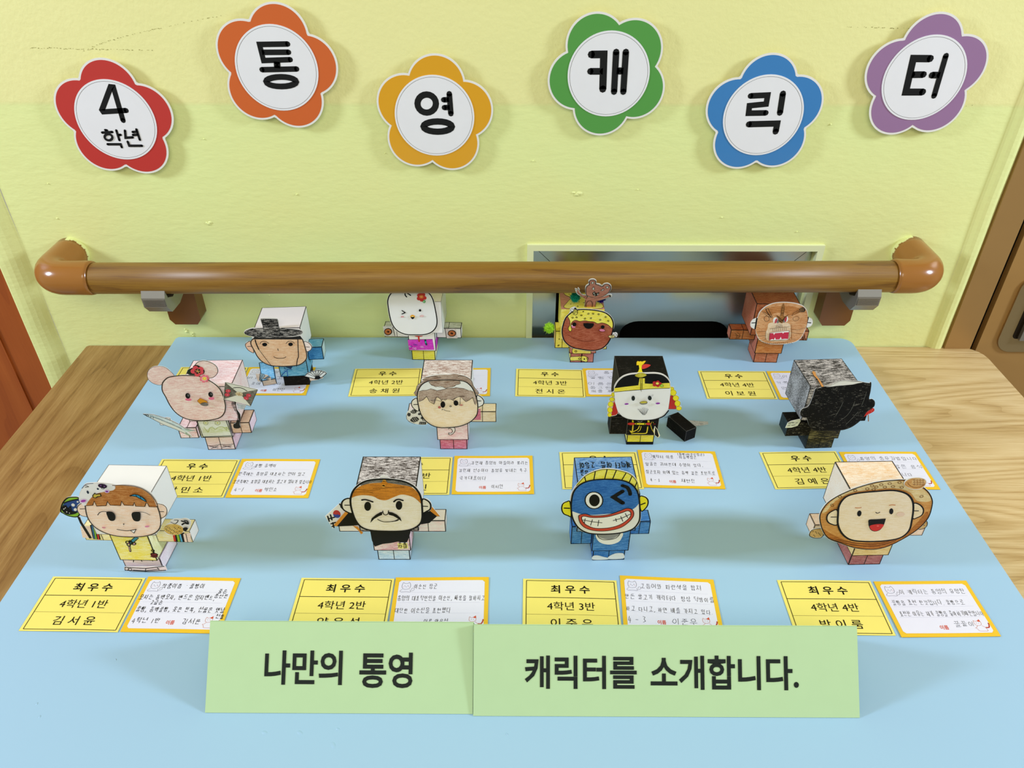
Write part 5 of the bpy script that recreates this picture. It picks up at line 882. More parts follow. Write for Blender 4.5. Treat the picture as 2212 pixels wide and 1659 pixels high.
# --- brown-haired figure with a number three
f = Fig(-.0670, .6865, 0, 'paper boy with brown hair, slanted eyes and a number three on the pink shirt')
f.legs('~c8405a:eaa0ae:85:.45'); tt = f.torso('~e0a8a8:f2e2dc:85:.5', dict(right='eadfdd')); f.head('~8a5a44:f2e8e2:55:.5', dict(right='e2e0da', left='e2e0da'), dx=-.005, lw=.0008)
f.arm(-1, 'e9d8d2', b=(.0183, .0510, .008, .0235, .0345, .0495)); ar = f.arm(1, '~e0c898:efe0c0:20:.3', dict(right='e6e2dc'), b=(.0183, .0500, .008, .0235, .0345, .0495))
f.art(ar, f.plane(.0078), S2, [('p', '~c8405a:eaa0ae:85:.45', [(1120, 850), (1268, 850), (1272, 1032), (1120, 1030)])])
f.art(tt, f.plane(-.0037), S2, [('s', 'f0e6e0', [(745, 1170), (800, 1150), (850, 1165), (852, 1210), (820, 1250), (790, 1275), (745, 1272), (745, 1245), (780, 1250), (810, 1215), (790, 1190), (780, 1170)]), ('c', 'K', 8, [(742, 1182), (770, 1168), (800, 1192), (812, 1220), (790, 1248), (745, 1245)]), ('c', 'K', 8, [(820, 1150), (850, 1170), (850, 1215), (820, 1255), (785, 1275), (748, 1272)]), ('l', 'K', 8, [(748, 1245), (748, 1272)])])
P0 = f.plane(-.0075); HR = '~8a6a54:c9b4a0:70:.45'
HO = [(238, 640), (255, 540), (310, 450), (400, 395), (500, 378), (700, 370), (900, 375), (1020, 400), (1110, 470), (1165, 560), (1200, 660), (1220, 760), (1222, 870), (1200, 950), (1130, 1030), (1030, 1090), (900, 1130), (750, 1145), (600, 1145), (480, 1110), (380, 1040), (310, 950), (275, 860), (250, 750)]
f.plate(P0, S2, [(180, 600), (215, 545), (240, 470), (330, 400), (300, 375), (400, 330), (500, 300), (620, 292), (760, 290), (860, 278), (940, 300), (1040, 325), (1125, 395), (1160, 480), (1200, 550), (1240, 590), (1225, 620), (1290, 655), (1325, 710), (1320, 770), (1280, 810), (1235, 830), (1232, 870), (1210, 955), (1138, 1040), (1034, 1100), (900, 1140), (750, 1156), (598, 1156), (474, 1120), (372, 1048), (302, 956), (268, 880), (200, 870), (150, 820), (138, 750), (165, 695), (225, 672), (232, 640), (200, 610)],
  [('s', HR, [(190, 598), (220, 550), (245, 478), (335, 405), (320, 375), (420, 330), (600, 300), (760, 296), (860, 284), (1035, 330), (1118, 398), (1155, 482), (1195, 553), (1230, 590), (1200, 620), (1000, 400), (400, 400), (240, 640)]), ('c', 'K', 6, [(180, 604), (215, 545), (240, 470), (330, 400)]), ('c', 'K', 5, [(345, 345), (450, 330), (520, 325), (620, 345)]), ('c', 'K', 6, [(900, 325), (960, 312), (1040, 335), (1120, 395), (1150, 480), (1235, 585), (1222, 610)]), ('l', 'K', 5, [(330, 378), (410, 382)]),
   ('s', 'ece2cc', [(235, 690), (190, 690), (148, 730), (145, 790), (185, 850), (262, 880)]), ('o', 'K', 11, [(235, 690), (190, 690), (148, 730), (145, 790), (185, 850), (262, 880)]), ('l', 'K', 12, [(180, 780), (238, 778)]),
   ('s', 'ece8dc', [(1205, 640), (1270, 655), (1318, 715), (1312, 775), (1270, 805), (1222, 808)]), ('o', 'K', 11, [(1205, 640), (1270, 655), (1318, 715), (1312, 775), (1270, 805), (1222, 808)]), ('l', 'K', 12, [(1220, 718), (1272, 720)]),
   ('s', '~f3e0c4:ebcf9e:25:.3', HO), ('p', 'eceae0', smooth([(262, 560), (310, 465), (400, 405), (500, 388), (700, 380), (900, 385), (1015, 408), (1105, 478), (1158, 565)], False)+[(1065, 545), (990, 515), (870, 505), (720, 510), (690, 530), (560, 550), (460, 520), (400, 540), (330, 545)]),
   ('p', HR, [(425, 405), (500, 388), (700, 380), (900, 385), (935, 395), (940, 435), (900, 450), (870, 460), (850, 480), (800, 495), (740, 505), (700, 510), (650, 490), (610, 480), (540, 490), (470, 460)]), ('l', 'K', 5, [(425, 410), (470, 462), (500, 470), (540, 490), (565, 480), (610, 492), (640, 485), (700, 512), (740, 500), (800, 495), (835, 480), (870, 455), (905, 450), (940, 435), (925, 395)]),
   ('p', HR, [(262, 575), (330, 545), (400, 540), (460, 520), (560, 550), (690, 525), (720, 512), (870, 505), (990, 515), (1065, 545), (1150, 575), (1190, 660), (1205, 760), (1180, 770), (1150, 660), (1085, 695), (1030, 725), (980, 680), (900, 640), (820, 710), (740, 690), (640, 700), (560, 650), (520, 765), (440, 710), (390, 640), (330, 700), (262, 725)]),
   ('l', 'K', 5, [(268, 565), (330, 545), (375, 550), (400, 540), (460, 520), (500, 530), (560, 550), (690, 525), (720, 512), (760, 520), (870, 500), (990, 515), (1065, 545)]), ('l', 'K', 5, [(1095, 545), (1145, 570)]), ('c', 'K', 6, [(262, 725), (330, 700), (390, 640)]), ('l', 'K', 6, [(390, 640), (440, 730), (510, 768), (530, 680), (555, 648)]), ('c', 'K', 5, [(455, 705), (530, 703), (600, 715), (640, 722)]), ('c', 'K', 6, [(555, 648), (600, 670), (630, 710)]), ('l', 'K', 5, [(650, 680), (630, 712)]), ('l', 'K', 6, [(668, 685), (690, 702), (715, 685)]), ('c', 'K', 6, [(785, 682), (830, 710), (860, 760)]), ('c', 'K', 7, [(825, 690), (880, 655), (950, 638), (1005, 640)]), ('l', 'K', 5, [(940, 665), (932, 770)]), ('l', 'K', 6, [(975, 675), (1030, 725), (1085, 695), (1140, 655), (1175, 760), (1190, 775)]), ('c', 'K', 6, [(905, 770), (950, 788), (985, 778)]),
   ('o', 'K', 13, HO), ('e', 'K', 655, 770, 38, 52, 0), ('e', 'K', 868, 745, 38, 44, -15), ('t', 'K', 7, 780, 797, 13, 11, 0), ('t', '!9a3a34', 8, 600, 814, 18, 13, 0), ('e', '!d0706a', 600, 814, 14, 9, 0), ('e', '!c07068', 955, 778, 26, 10, 0), ('c', 'K', 6, [(665, 850), (710, 868), (770, 878)]), ('l', 'K', 8, [(640, 856), (652, 842)])])
f.plate(f.plane(.0045), S2, [(60, 960), (75, 905), (130, 868), (260, 880), (330, 960), (420, 1060), (370, 1110), (260, 1108), (150, 1080), (70, 1025)], [('p', '3a3834', [(120, 905), (165, 862), (240, 870), (215, 925), (170, 935)]), ('p', '3a3834', [(70, 950), (85, 915), (130, 925), (125, 970), (95, 978)]), ('p', '3a3834', [(120, 1030), (160, 990), (230, 980), (268, 1020), (240, 1055), (180, 1075), (130, 1055)]), ('p', '3a3834', [(262, 1105), (275, 1062), (380, 1065), (375, 1108)]), ('p', '3a3834', [(245, 950), (260, 915), (290, 930), (285, 955)]), ('p', '3a3834', [(290, 1010), (300, 980), (350, 1000), (350, 1030)])]+[('l', 'e0ddd2', 4, p) for p in ([(140, 880), (180, 925)], [(165, 870), (205, 920)], [(150, 1010), (190, 1060)], [(180, 995), (220, 1055)], [(205, 990), (245, 1035)], [(290, 1070), (280, 1105)], [(320, 1070), (315, 1105)], [(350, 1070), (345, 1105)])]+[('c', '!5a564e', 5, [(62, 950), (66, 1010), (110, 1060), (200, 1095)])], base='e6e2d6', name='football_cutout', dname='drawing')

# --- helmeted black and yellow general
f = Fig(.1520, .6955, 0, 'white-faced paper general in black helmet with yellow beads and one arm fallen off')
BKM = '~100e0c:38332e:80:.12'
lg = f.legs('~e8d41c:efe26a:5:.25', dict(right='~e2d23a:f0e890:80:.3', left='~e8dc5a:f2ec9a:80:.3')); tt = f.torso(BKM, lines=('front',), lw=.0004, lm='!8a8478')
hd = f.head(BKM, dx=-.0045, lines=('top',), lw=.0005, lm='!4a4640'); f.arm(-1, BKM, b=(.0183, .0380, -.0060, .0140, .0210, .0460), lw=.0004, lm='!4a4640', split=False)
mb = MB(); mb.box(-.0159, .0159, -.0002, .0332, .0002, .0042, 'K'); put(mb, 'shoe_band', lg, f.M)
P0 = f.plane(-.0075)
HO = [(290, 630), (300, 545), (350, 460), (430, 385), (530, 345), (640, 330), (850, 322), (1000, 322), (1110, 345), (1190, 400), (1235, 470), (1250, 560), (1242, 700), (1222, 850), (1200, 950), (1130, 1030), (1020, 1085), (880, 1108), (700, 1112), (540, 1095), (430, 1050), (360, 980), (320, 870), (300, 750)]
f.plate(P0, N2, [(284, 630), (290, 545), (342, 455), (425, 378), (525, 338), (650, 320), (850, 314), (1000, 312), (1114, 336), (1198, 393), (1245, 465), (1258, 550), (1310, 560), (1312, 600), (1352, 640), (1345, 690), (1390, 730), (1375, 780), (1418, 810), (1415, 870), (1442, 905), (1400, 950), (1340, 940), (1222, 940), (1140, 1040), (1024, 1096), (880, 1120), (700, 1124), (536, 1107), (424, 1060), (350, 1012), (330, 1040), (260, 1058), (178, 1064), (175, 1000), (170, 900), (200, 800), (240, 720), (245, 660)],
  [('p', 'c8302a', [(285, 795), (320, 870), (355, 1000), (320, 1038), (250, 1050), (245, 980), (270, 880)]), ('p', 'cc332c', [(1248, 705), (1290, 710), (1330, 800), (1345, 900), (1342, 935), (1218, 935), (1225, 850)]), ('q', '!7a1a14', 5, [(1248, 705), (1290, 710), (1330, 800), (1345, 900), (1342, 935), (1218, 935)])]
  +[q for x, y, rx, ry in ((270, 690, 28, 36), (252, 768, 42, 34), (230, 850, 46, 44), (218, 948, 42, 48), (212, 1030, 34, 34), (1265, 585, 42, 30), (1295, 650, 54, 50), (1340, 742, 50, 46), (1368, 832, 48, 50), (1392, 915, 46, 34)) for q in (('e', 'eadc28', x, y, rx, ry, 0), ('t', '!a89418', 5, x, y, rx, ry, 0))]
  +[('s', 'ece9e3', HO), ('p', 'K', smooth([(292, 625), (302, 548), (352, 462), (432, 388), (532, 348), (640, 332), (850, 325), (1000, 325), (1108, 348), (1186, 402), (1232, 472), (1246, 560)], False)), ('p', '~e6d01e:efe060:5:.3', [(290, 570), (480, 545), (700, 520), (720, 400), (810, 400), (810, 490), (900, 495), (1230, 480), (1248, 565), (900, 578), (600, 600), (290, 632)]), ('l', 'K', 8, [(290, 634), (600, 606), (900, 580), (1232, 568)]), ('c', '!e8e4dc', 5, [(300, 548), (350, 460), (430, 385), (530, 343), (640, 328)]), ('c', '!e8e4dc', 5, [(840, 320), (1000, 318), (1110, 341), (1192, 398)]),
   ('s', '~b8a824:d8cc50:80:.3', [(640, 352), (690, 318), (740, 305), (800, 315), (840, 345), (800, 370), (740, 385), (690, 380)]), ('o', '!6a6214', 5, [(640, 352), (690, 318), (740, 305), (800, 315), (840, 345), (800, 370), (740, 385), (690, 380)]), ('l', '!7a7018', 9, [(740, 385), (738, 600)]), ('l', '!6a6214', 7, [(765, 385), (768, 590)]), ('l', '!6a6214', 5, [(752, 480), (748, 625)]),
   ('c', 'K', 8, [(360, 985), (430, 1052), (540, 1098), (700, 1115), (880, 1111), (1020, 1088)]), ('c', 'K', 18, [(1010, 1092), (1130, 1040), (1212, 948)]),
   ('e', '!c0282c', 1015, 488, 68, 42, 0)]+[('e', '!c0282c', 1015+55*math.cos(k*1.25), 488+34*math.sin(k*1.25), 28, 24, 0) for k in range(5)]+[('e', '!f0dc5a', 1022, 480, 28, 22, 0), ('e', '!a8c848', 1098, 518, 28, 22, 20), ('t', '!4a6a1c', 5, 1098, 518, 28, 22, 20), ('t', '!6a1010', 4, 1022, 480, 30, 24, 0),
   ('e', '!202622', 611, 732, 30, 42, 0), ('e', '!202622', 892, 728, 32, 40, -10), ('e', '!8a2a9a', 497, 828, 36, 13, -5), ('e', '!8a2a9a', 1030, 818, 38, 14, -3), ('s', 'c8b83a', [(722, 800), (770, 780), (830, 782), (850, 800), (810, 812), (750, 815)]), ('s', '8a8878', [(722, 805), (770, 815), (848, 805), (830, 828), (760, 832)]), ('o', '!3a3620', 5, [(722, 802), (770, 780), (830, 782), (850, 802), (820, 828), (755, 832)])]
  +[('l', '!4a4a4a', 4, [(x, y), (x2, y2)]) for x, y, x2, y2 in ((685, 910, 790, 1015), (705, 910, 780, 1000), (735, 905, 785, 1000), (765, 890, 785, 1005), (790, 885, 795, 1010), (815, 890, 800, 1010), (845, 895, 805, 1010), (860, 915, 815, 1005), (715, 940, 770, 1005), (865, 905, 830, 985))]+[('l', '!9a9a92', 4, [(920, 690), (940, 655)]), ('l', '!9a9a92', 4, [(935, 690), (955, 665)])])
PH = Plane(f.w(-.0045, 0, .0952), f.yaw, flat=True)
f.art(hd, PH, N2, [('p', 'e8c820', [(672, 140), (690, 118), (720, 128), (740, 120), (765, 130), (800, 115), (832, 118), (805, 155), (775, 185), (672, 190)]), ('q', '!a87a10', 4, [(672, 140), (690, 118), (720, 128), (740, 120), (765, 130), (800, 115), (832, 118), (805, 155), (775, 185), (672, 190)]), ('p', 'e8d41c', [(710, 188), (765, 188), (758, 240), (768, 300), (835, 345), (640, 345), (700, 300), (718, 250)]), ('s', 'c83430', [(765, 195), (830, 172), (912, 190), (850, 235), (768, 255)])], 'helmet_finial')
f.art(tt, f.plane(-.0037), N2, [('l', 'e0cc20', 22, [(605, 1120), (612, 1170)]), ('l', 'e0cc20', 26, [(872, 1118), (880, 1170)]), ('l', 'e0cc20', 30, [(660, 1188), (820, 1190)]), ('e', '!c8342c', 578, 1188, 68, 22, 0), ('e', '!c8342c', 875, 1188, 45, 20, 0), ('l', 'd8c030', 18, [(612, 1210), (600, 1320)]), ('p', 'd8c030', [(548, 1300), (600, 1310), (640, 1318), (580, 1345)]), ('c', 'd8c030', 14, [(720, 1220), (690, 1280), (610, 1320)]), ('c', 'd8c030', 9, [(750, 1225), (730, 1290), (690, 1320)]), ('c', 'd8c030', 16, [(862, 1235), (850, 1310), (820, 1348), (640, 1350), (590, 1355)]), ('c', 'd8c030', 8, [(910, 1200), (935, 1280), (980, 1350)]), ('l', 'd8c030', 5, [(930, 1150), (910, 1200)]), ('l', 'd8c030', 5, [(950, 1150), (960, 1170)]), ('l', '!c8342c', 5, [(960, 1190), (995, 1185)]), ('c', '!d0ccc0', 4, [(690, 1140), (730, 1152), (770, 1135)])])
f.plate(f.plane(-.0042), N2, [(665, 1090), (895, 1088), (890, 1112), (668, 1116)], [], base='d8c83a', name='chin_strap', sm=False)
f.plate(f.plane(-.0050), N2, [(985, 1230), (1030, 1290), (1075, 1392), (1040, 1430), (975, 1382), (960, 1300)], [('p', '12100e', [(988, 1240), (1025, 1295), (1052, 1395), (1036, 1420), (982, 1378)])], base='e8dfb0', name='coat_tail', dname='drawing', sm=False)
# its loose arm with a paper sword
ga = root('loose_sword_box', (.2056, .7150, 0), 0, 'black paper box lying beside the helmeted general, with a grey paper sword', 'paper box')
A_, B_, C_ = ground(1290+1190/7.9, 765+1240/7.9), ground(1290+1490/7.9, 765+1497/7.9), ground(1290+1690/7.9, 765+1450/7.9)
ax = (A_-B_); La = ax.length+.001; an = math.atan2(ax.y, ax.x); Mb = Matrix.Translation((B_.x, B_.y, 0)) @ Matrix.Rotation(an, 4, 'Z')
mb = MB(); mb.box(0, La, -.0155, 0, .0003, .0160, '~12100e:302c28:30:.1'); face_lines(mb, 0, La, -.0155, 0, .0003, .0160, ('top', 'left'), .0002, '!7a7670', M=None); put(mb, 'box', ga, Mb)
PSW = Plane((.2200, .7120, .012), math.radians(-5), math.radians(50)); 
sw = [PSW.at(1290+x/7.9, 765+y/7.9) for x, y in ((1560, 1125), (1700, 1140), (1890, 1150), (1898, 1195), (1800, 1215), (1680, 1228), (1640, 1200))]
mb = MB(); mb.sheet(sw, -.0003, 0, '~8a8a88:cfcfca:5:.5'); put(mb, 'paper_sword', ga, PSW.M)
sw = [PSW.at(1290+x/7.9, 765+y/7.9) for x, y in ((1135, 1085), (1200, 1062), (1250, 1062), (1250, 1072))]
mb = MB(); mb.sheet(sw, -.0003, 0, '4a6a78'); put(mb, 'sword_tip', ga, PSW.M)

# --- all-black figure
f = Fig(.3612, .6895, math.radians(3), 'black scribbled paper figure with grey cube head, wooden stick and white frill')
BK = '~100e0c:6a6454:70:.14'; BK2 = '~15130b:6e6640:5:.25'
f.legs(BK2, dict(left='~14140f:3a4448:70:.35'), lines=('front',), lw=.0003); f.torso(BK2, dict(left='~14140f:3a4448:70:.35'), lines=('front',), lw=.0003); hd = f.head('~262220:d2c8c2:0:.42', dict(left='~403e3e:c8c8cc:70:.42'), dx=-.0055, lw=.0005)
f.arm(-1, BK, dict(left='~1c2a30:3e4c50:70:.2'), b=(.0183, .0460, -.004, .0170, .0235, .0420), lines=(), split=False); f.arm(1, BK, b=(.0183, .0520, .010, .0255, .0310, .0460), lines=(), split=False)
P0 = f.plane(-.0075)
f.plate(P0, K2, [(690, 525), (745, 515), (830, 490), (940, 475), (1000, 440), (1080, 405), (1180, 390), (1300, 400), (1400, 402), (1500, 425), (1575, 432), (1575, 418), (1602, 432), (1590, 560), (1565, 688), (1610, 690), (1655, 730), (1655, 800), (1610, 850), (1530, 905), (1480, 980), (1420, 1050), (1300, 1140), (1180, 1190), (1080, 1205), (900, 1210), (740, 1215), (640, 1195), (580, 1110), (548, 1005), (510, 1000), (455, 970), (440, 910), (480, 850), (580, 805), (650, 640)],
  [('s', '~0e0d0b:6a665c:75:.08', [(700, 540), (830, 500), (940, 480), (1100, 460), (1300, 440), (1420, 430), (1510, 450), (1580, 440), (1575, 560), (1550, 700), (1600, 705), (1640, 740), (1640, 800), (1600, 840), (1520, 900), (1470, 975), (1410, 1040), (1290, 1130), (1170, 1178), (1080, 1195), (900, 1200), (740, 1205), (650, 1185), (590, 1100), (555, 1000), (500, 985), (465, 960), (455, 910), (490, 865), (590, 815), (660, 650)]), ('s', 'e4e0d4', [(860, 495), (940, 478), (1000, 444), (1080, 410), (1180, 396), (1300, 408), (1400, 410), (1460, 422), (1380, 436), (1300, 455), (1180, 468), (1040, 478), (960, 490)]),
   ('c', 'K', 8, [(700, 600), (760, 560), (900, 510), (1100, 480), (1300, 460), (1420, 460), (1500, 520), (1540, 620), (1520, 740), (1480, 860)]), ('c', 'K', 8, [(640, 680), (590, 820), (570, 960), (600, 1100), (680, 1190), (800, 1205)]), ('c', '!6a6a62', 4, [(1520, 580), (1480, 700), (1440, 800)]), ('c', '!6a6a62', 4, [(1330, 730), (1280, 850), (1200, 960), (1080, 1050)]), ('c', '!6a6a62', 4, [(1140, 740), (1080, 860), (1020, 960)]), ('c', '!6a6a62', 4, [(1380, 900), (1280, 1010), (1180, 1110)]), ('c', '!0a0908', 9, [(880, 1000), (980, 1040), (1100, 1020)])], base='1e1c19')
f.plate(f.plane(-.001), K2, [(1470, 985), (1500, 930), (1560, 885), (1620, 842), (1648, 855), (1645, 890), (1600, 920), (1530, 955)], [('e', '!f0c0b0', 1600, 890, 4, 4, 0), ('e', '!f0c0b0', 1622, 868, 4, 4, 0), ('e', '!f0c0b0', 1560, 925, 4, 3, 0)], base='c8281e', name='red_cutout', dname='drawing')
f.plate(f.plane(.008), K2, [(1544, 950), (1558, 950), (1562, 1055), (1548, 1062)], [], base='9a6a4a', name='wooden_pin', sm=False)
f.plate(f.plane(-.0048), K2, [(200, 1165), (240, 1080), (300, 1050), (440, 1020), (448, 1055), (400, 1130), (300, 1160)], [('l', 'K', 7, p) for p in ([(250, 1100), (290, 1095)], [(310, 1085), (345, 1080)], [(240, 1128), (275, 1125)], [(300, 1122), (360, 1112)], [(365, 1085), (400, 1075)], [(245, 1078), (330, 1068)])], base='cfd0b4', name='paper_note', dname='drawing', sm=False)
PH = Plane(f.w(-.0055, 0, .0954), f.yaw, flat=True)
T_ = [PH.at(1670+x/7.542, 770+y/7.542) for x, y in ((632, 262), (655, 243), (690, 268), (700, 315), (765, 400), (825, 500), (790, 505), (720, 380), (660, 320))]
mb = MB(); mb.sheet(T_, 0, .0008, 'c98a48', side='1c1610'); put(mb, 'wooden_stick', hd, PH.M)

# --- white chick figure, its head under the handrail
f = Fig(-.1195, .8740, math.radians(-1.5), 'white round-faced paper chick winking, in magenta skirt and yellow legs, under the handrail')
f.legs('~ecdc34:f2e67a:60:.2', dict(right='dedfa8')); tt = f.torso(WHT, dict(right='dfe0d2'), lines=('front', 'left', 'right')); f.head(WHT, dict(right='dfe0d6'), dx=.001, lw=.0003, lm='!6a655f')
for s_ in (-1, 1):
    a = f.arm(s_, 'ebe6de', dict(top='~8a8f78:d8d8c8:0:.5'))
    f.art(a, f.plane(.0078), C2, ([('p', '~9a9590:e4e0d8:60:.6', [(155, 780), (345, 775), (398, 975), (190, 975)]), ('l', 'K', 8, [(350, 785), (398, 975)]), ('e', 'K', 262, 888, 80, 70, 0), ('e', '~a85a28:c87a48:0:.3', 260, 888, 64, 55, 0), ('e', 'K', 262, 888, 24, 18, 20), ('e', '!a85a28', 255, 885, 6, 5, 0)] if s_ < 0 else [('p', '~b09a90:e8ded6:60:.6', [(1400, 830), (1610, 830), (1645, 1020), (1430, 1018)]), ('l', 'K', 8, [(1395, 830), (1425, 1020)]), ('e', 'K', 1532, 922, 84, 66, 0), ('e', '~a85a28:c87a48:0:.3', 1530, 922, 68, 52, 0), ('e', 'K', 1528, 920, 28, 18, 20), ('e', '!a85a28', 1520, 916, 6, 5, 0)]))
P0 = f.plane(-.0075)
HO = [(255, 320), (262, 240), (290, 170), (345, 112), (430, 104), (560, 100), (720, 98), (880, 100), (1016, 106), (1090, 140), (1150, 240), (1185, 370), (1215, 520), (1235, 660), (1225, 770), (1170, 860), (1080, 920), (950, 948), (780, 950), (640, 945), (520, 910), (420, 845), (350, 750), (310, 640), (280, 500)]
f.plate(P0, C2, [(238, 320), (246, 236), (276, 160), (324, 100), (410, 90), (556, 86), (720, 84), (886, 86), (1030, 92), (1106, 132), (1168, 236), (1203, 366), (1233, 518), (1253, 662), (1242, 778), (1182, 876), (1086, 938), (952, 966), (778, 968), (634, 962), (510, 926), (408, 858), (334, 758), (294, 644), (262, 502)],
  [('s', 'eceae6', HO), ('o', 'K', 18, HO), ('c', 'K', 20, [(600, 110), (602, 160), (632, 198)]), ('c', 'K', 20, [(640, 120), (680, 145), (708, 165)])]+[('e', '!c8342c', x, y, 42, 38, 0) for x, y in ((880, 165), (960, 150), (985, 215), (930, 250), (875, 225), (920, 120))]+[('e', '!d87838', 925, 190, 44, 36, 0), ('e', '!f0b050', 925, 190, 18, 16, 0), ('c', '!f0a878', 5, [(890, 170), (920, 200), (950, 170)]), ('s', '!3a9a4a', [(948, 290), (970, 262), (1000, 262), (1005, 298), (978, 314)]), ('e', '!b8e0b0', 975, 287, 16, 12, 0),
   ('l', 'K', 16, [(538, 462), (602, 505), (540, 532)]), ('e', 'K', 898, 459, 24, 24, 0), ('e', '!e0a8a8', 548, 586, 34, 14, -5), ('t', '!c88080', 5, 548, 584, 28, 12, -5), ('e', '!e6c0bc', 932, 570, 40, 17, -5), ('t', '!c89088', 4, 932, 570, 40, 17, -5), ('s', '!e8a428', [(705, 570), (745, 545), (795, 568), (785, 605), (750, 590), (718, 605)]), ('s', 'K', [(718, 590), (750, 582), (784, 592), (775, 618), (750, 630), (726, 618)]), ('e', '!f0e0a0', 750, 580, 22, 8, 0)])
f.art(tt, f.plane(-.0037), C2, [('p', '~c41fb0:d456c4:60:.15', [(650, 1048), (1145, 1042), (1180, 1248), (680, 1252)]), ('l', 'K', 7, [(650, 1047), (1145, 1040)]), ('l', '!c83a30', 26, [(868, 965), (872, 1030), (880, 1080)]), ('e', '!c83a30', 830, 975, 40, 14, 10), ('e', '!c83a30', 915, 972, 40, 14, -10), ('c', '!1a4a50', 30, [(1002, 1055), (1010, 1100), (1025, 1145)]), ('e', '!3ab0a8', 1010, 1095, 12, 22, 0)]+[q for x, y, c in ((785, 1142, '!4a2a9a'), (825, 1152, '!4a2a9a'), (700, 1180, '!e0d0e8'), (722, 1180, '!4a2a9a'), (765, 1212, '!e8b0e0'), (805, 1216, '!f0d0f0'), (925, 1186, '!e8b0e0'), (950, 1188, '!e8b0e0')) for q in (('t', c, 6, x, y, 16, 12, 0),)])
pr = [o for o in f.R.children if o.name.startswith('torso')][0]
mb = MB(); mb.box(.0179, .0181, -.0036, .030, .0172, .0335, '~b81ca8:c84cbc:60:.2'); put(mb, 'skirt_side', pr, f.M)

# --- brown figure with yellow icing and a bear
f = Fig(.0962, .8685, 0, 'brown round-faced paper figure with yellow sesame icing, topped by a paper bear')
HN = '~e6d234:efe282:60:.3'
def seeds(mb, x0, x1, z0, z1, y, n, sd, M=None):
    r = random.Random(sd)
    for i in range(n): mb.line(ell(r.uniform(x0+.002, x1-.002), r.uniform(z0+.002, z1-.002), .0006, .0009, r.uniform(-40, 40), 8), .0004, y, 'K', M, closed=True)
lg = f.legs('~b05a4c:d08a78:40:.35', dict(left='~e2cc4a:efe28a:80:.3')); f.art(lg, f.plane(-.0003, .005), H2, [('s', HN, [(430, 1465), (500, 1452), (620, 1448), (680, 1442), (740, 1470), (745, 1500), (720, 1550), (640, 1530), (560, 1522), (440, 1525)]), ('o', 'K', 7, [(430, 1465), (500, 1452), (620, 1448), (680, 1442), (740, 1470), (745, 1500), (720, 1550), (640, 1530), (560, 1522), (440, 1525)]), ('t', 'K', 8, 595, 1490, 16, 16, 0), ('e', 'K', 682, 1497, 13, 13, 0), ('t', 'K', 7, 738, 1485, 12, 16, 0), ('l', 'K', 8, [(635, 1405), (622, 1555)])])
tt = f.torso('~b05a4c:d08a78:40:.35', dict(left=HN)); f.art(tt, f.plane(-.0037), H2, [('p', HN, [(462, 1310), (800, 1330), (800, 1398), (480, 1398), (462, 1370)]), ('q', 'K', 6, [(466, 1310), (800, 1330), (800, 1398), (480, 1398), (462, 1370)]), ('t', 'K', 8, 530, 1358, 17, 15, 0)])
hd = f.head('~c07a64:d89a86:70:.4', dict(left=HN, front=HN), dx=-.0035, b=(-.028, .028, -.006, .046, .0420, .0870), lines=('left', 'right'))
PH = Plane(f.w(-.0035, 0, .0871), 0, flat=True)
mb = MB(); mb.poly(smooth([(-.020, .044), (.020, .044), (.024, .035), (.018, .028), (.023, .015), (.024, -.004), (-.022, -.004), (-.019, .012), (-.014, .024), (-.021, .032)]), .0001, HN); mb.line(smooth([(-.020, .044), (.020, .044), (.024, .035), (.018, .028), (.023, .015), (.024, -.004), (-.022, -.004), (-.019, .012), (-.014, .024), (-.021, .032)]), .0005, .0002, 'K', closed=True); seeds(mb, -.018, .018, -.003, .042, .0002, 30, 3); put(mb, 'icing_drawing', hd, PH.M)
for s_, bb in ((-1, (.0183, .0375, .0, .0235, .0235, .0500)), (1, (.0183, .0330, .004, .0235, .0190, .0480))):
    a = f.arm(s_, HN, dict(left='~c07a64:e0c85a:70:.5'), b=bb); mb = MB()
    seeds(mb, *( (-bb[1], -bb[0]) if s_ < 0 else (bb[0], bb[1]) ), bb[4], bb[5], .0001, 6, 5+s_); put(mb, 'seed_drawing', a, f.M @ Matrix(((1, 0, 0, 0), (0, 0, -1, bb[2]), (0, 1, 0, 0), (0, 0, 0, 1))))
P0 = f.plane(-.0075)
HO = [(285, 1000), (305, 880), (350, 760), (430, 680), (520, 625), (640, 610), (780, 615), (940, 635), (1060, 670), (1150, 740), (1195, 830), (1200, 920), (1180, 1030), (1140, 1150), (1080, 1240), (1000, 1305), (890, 1338), (770, 1340), (620, 1320), (480, 1290), (380, 1230), (310, 1140)]
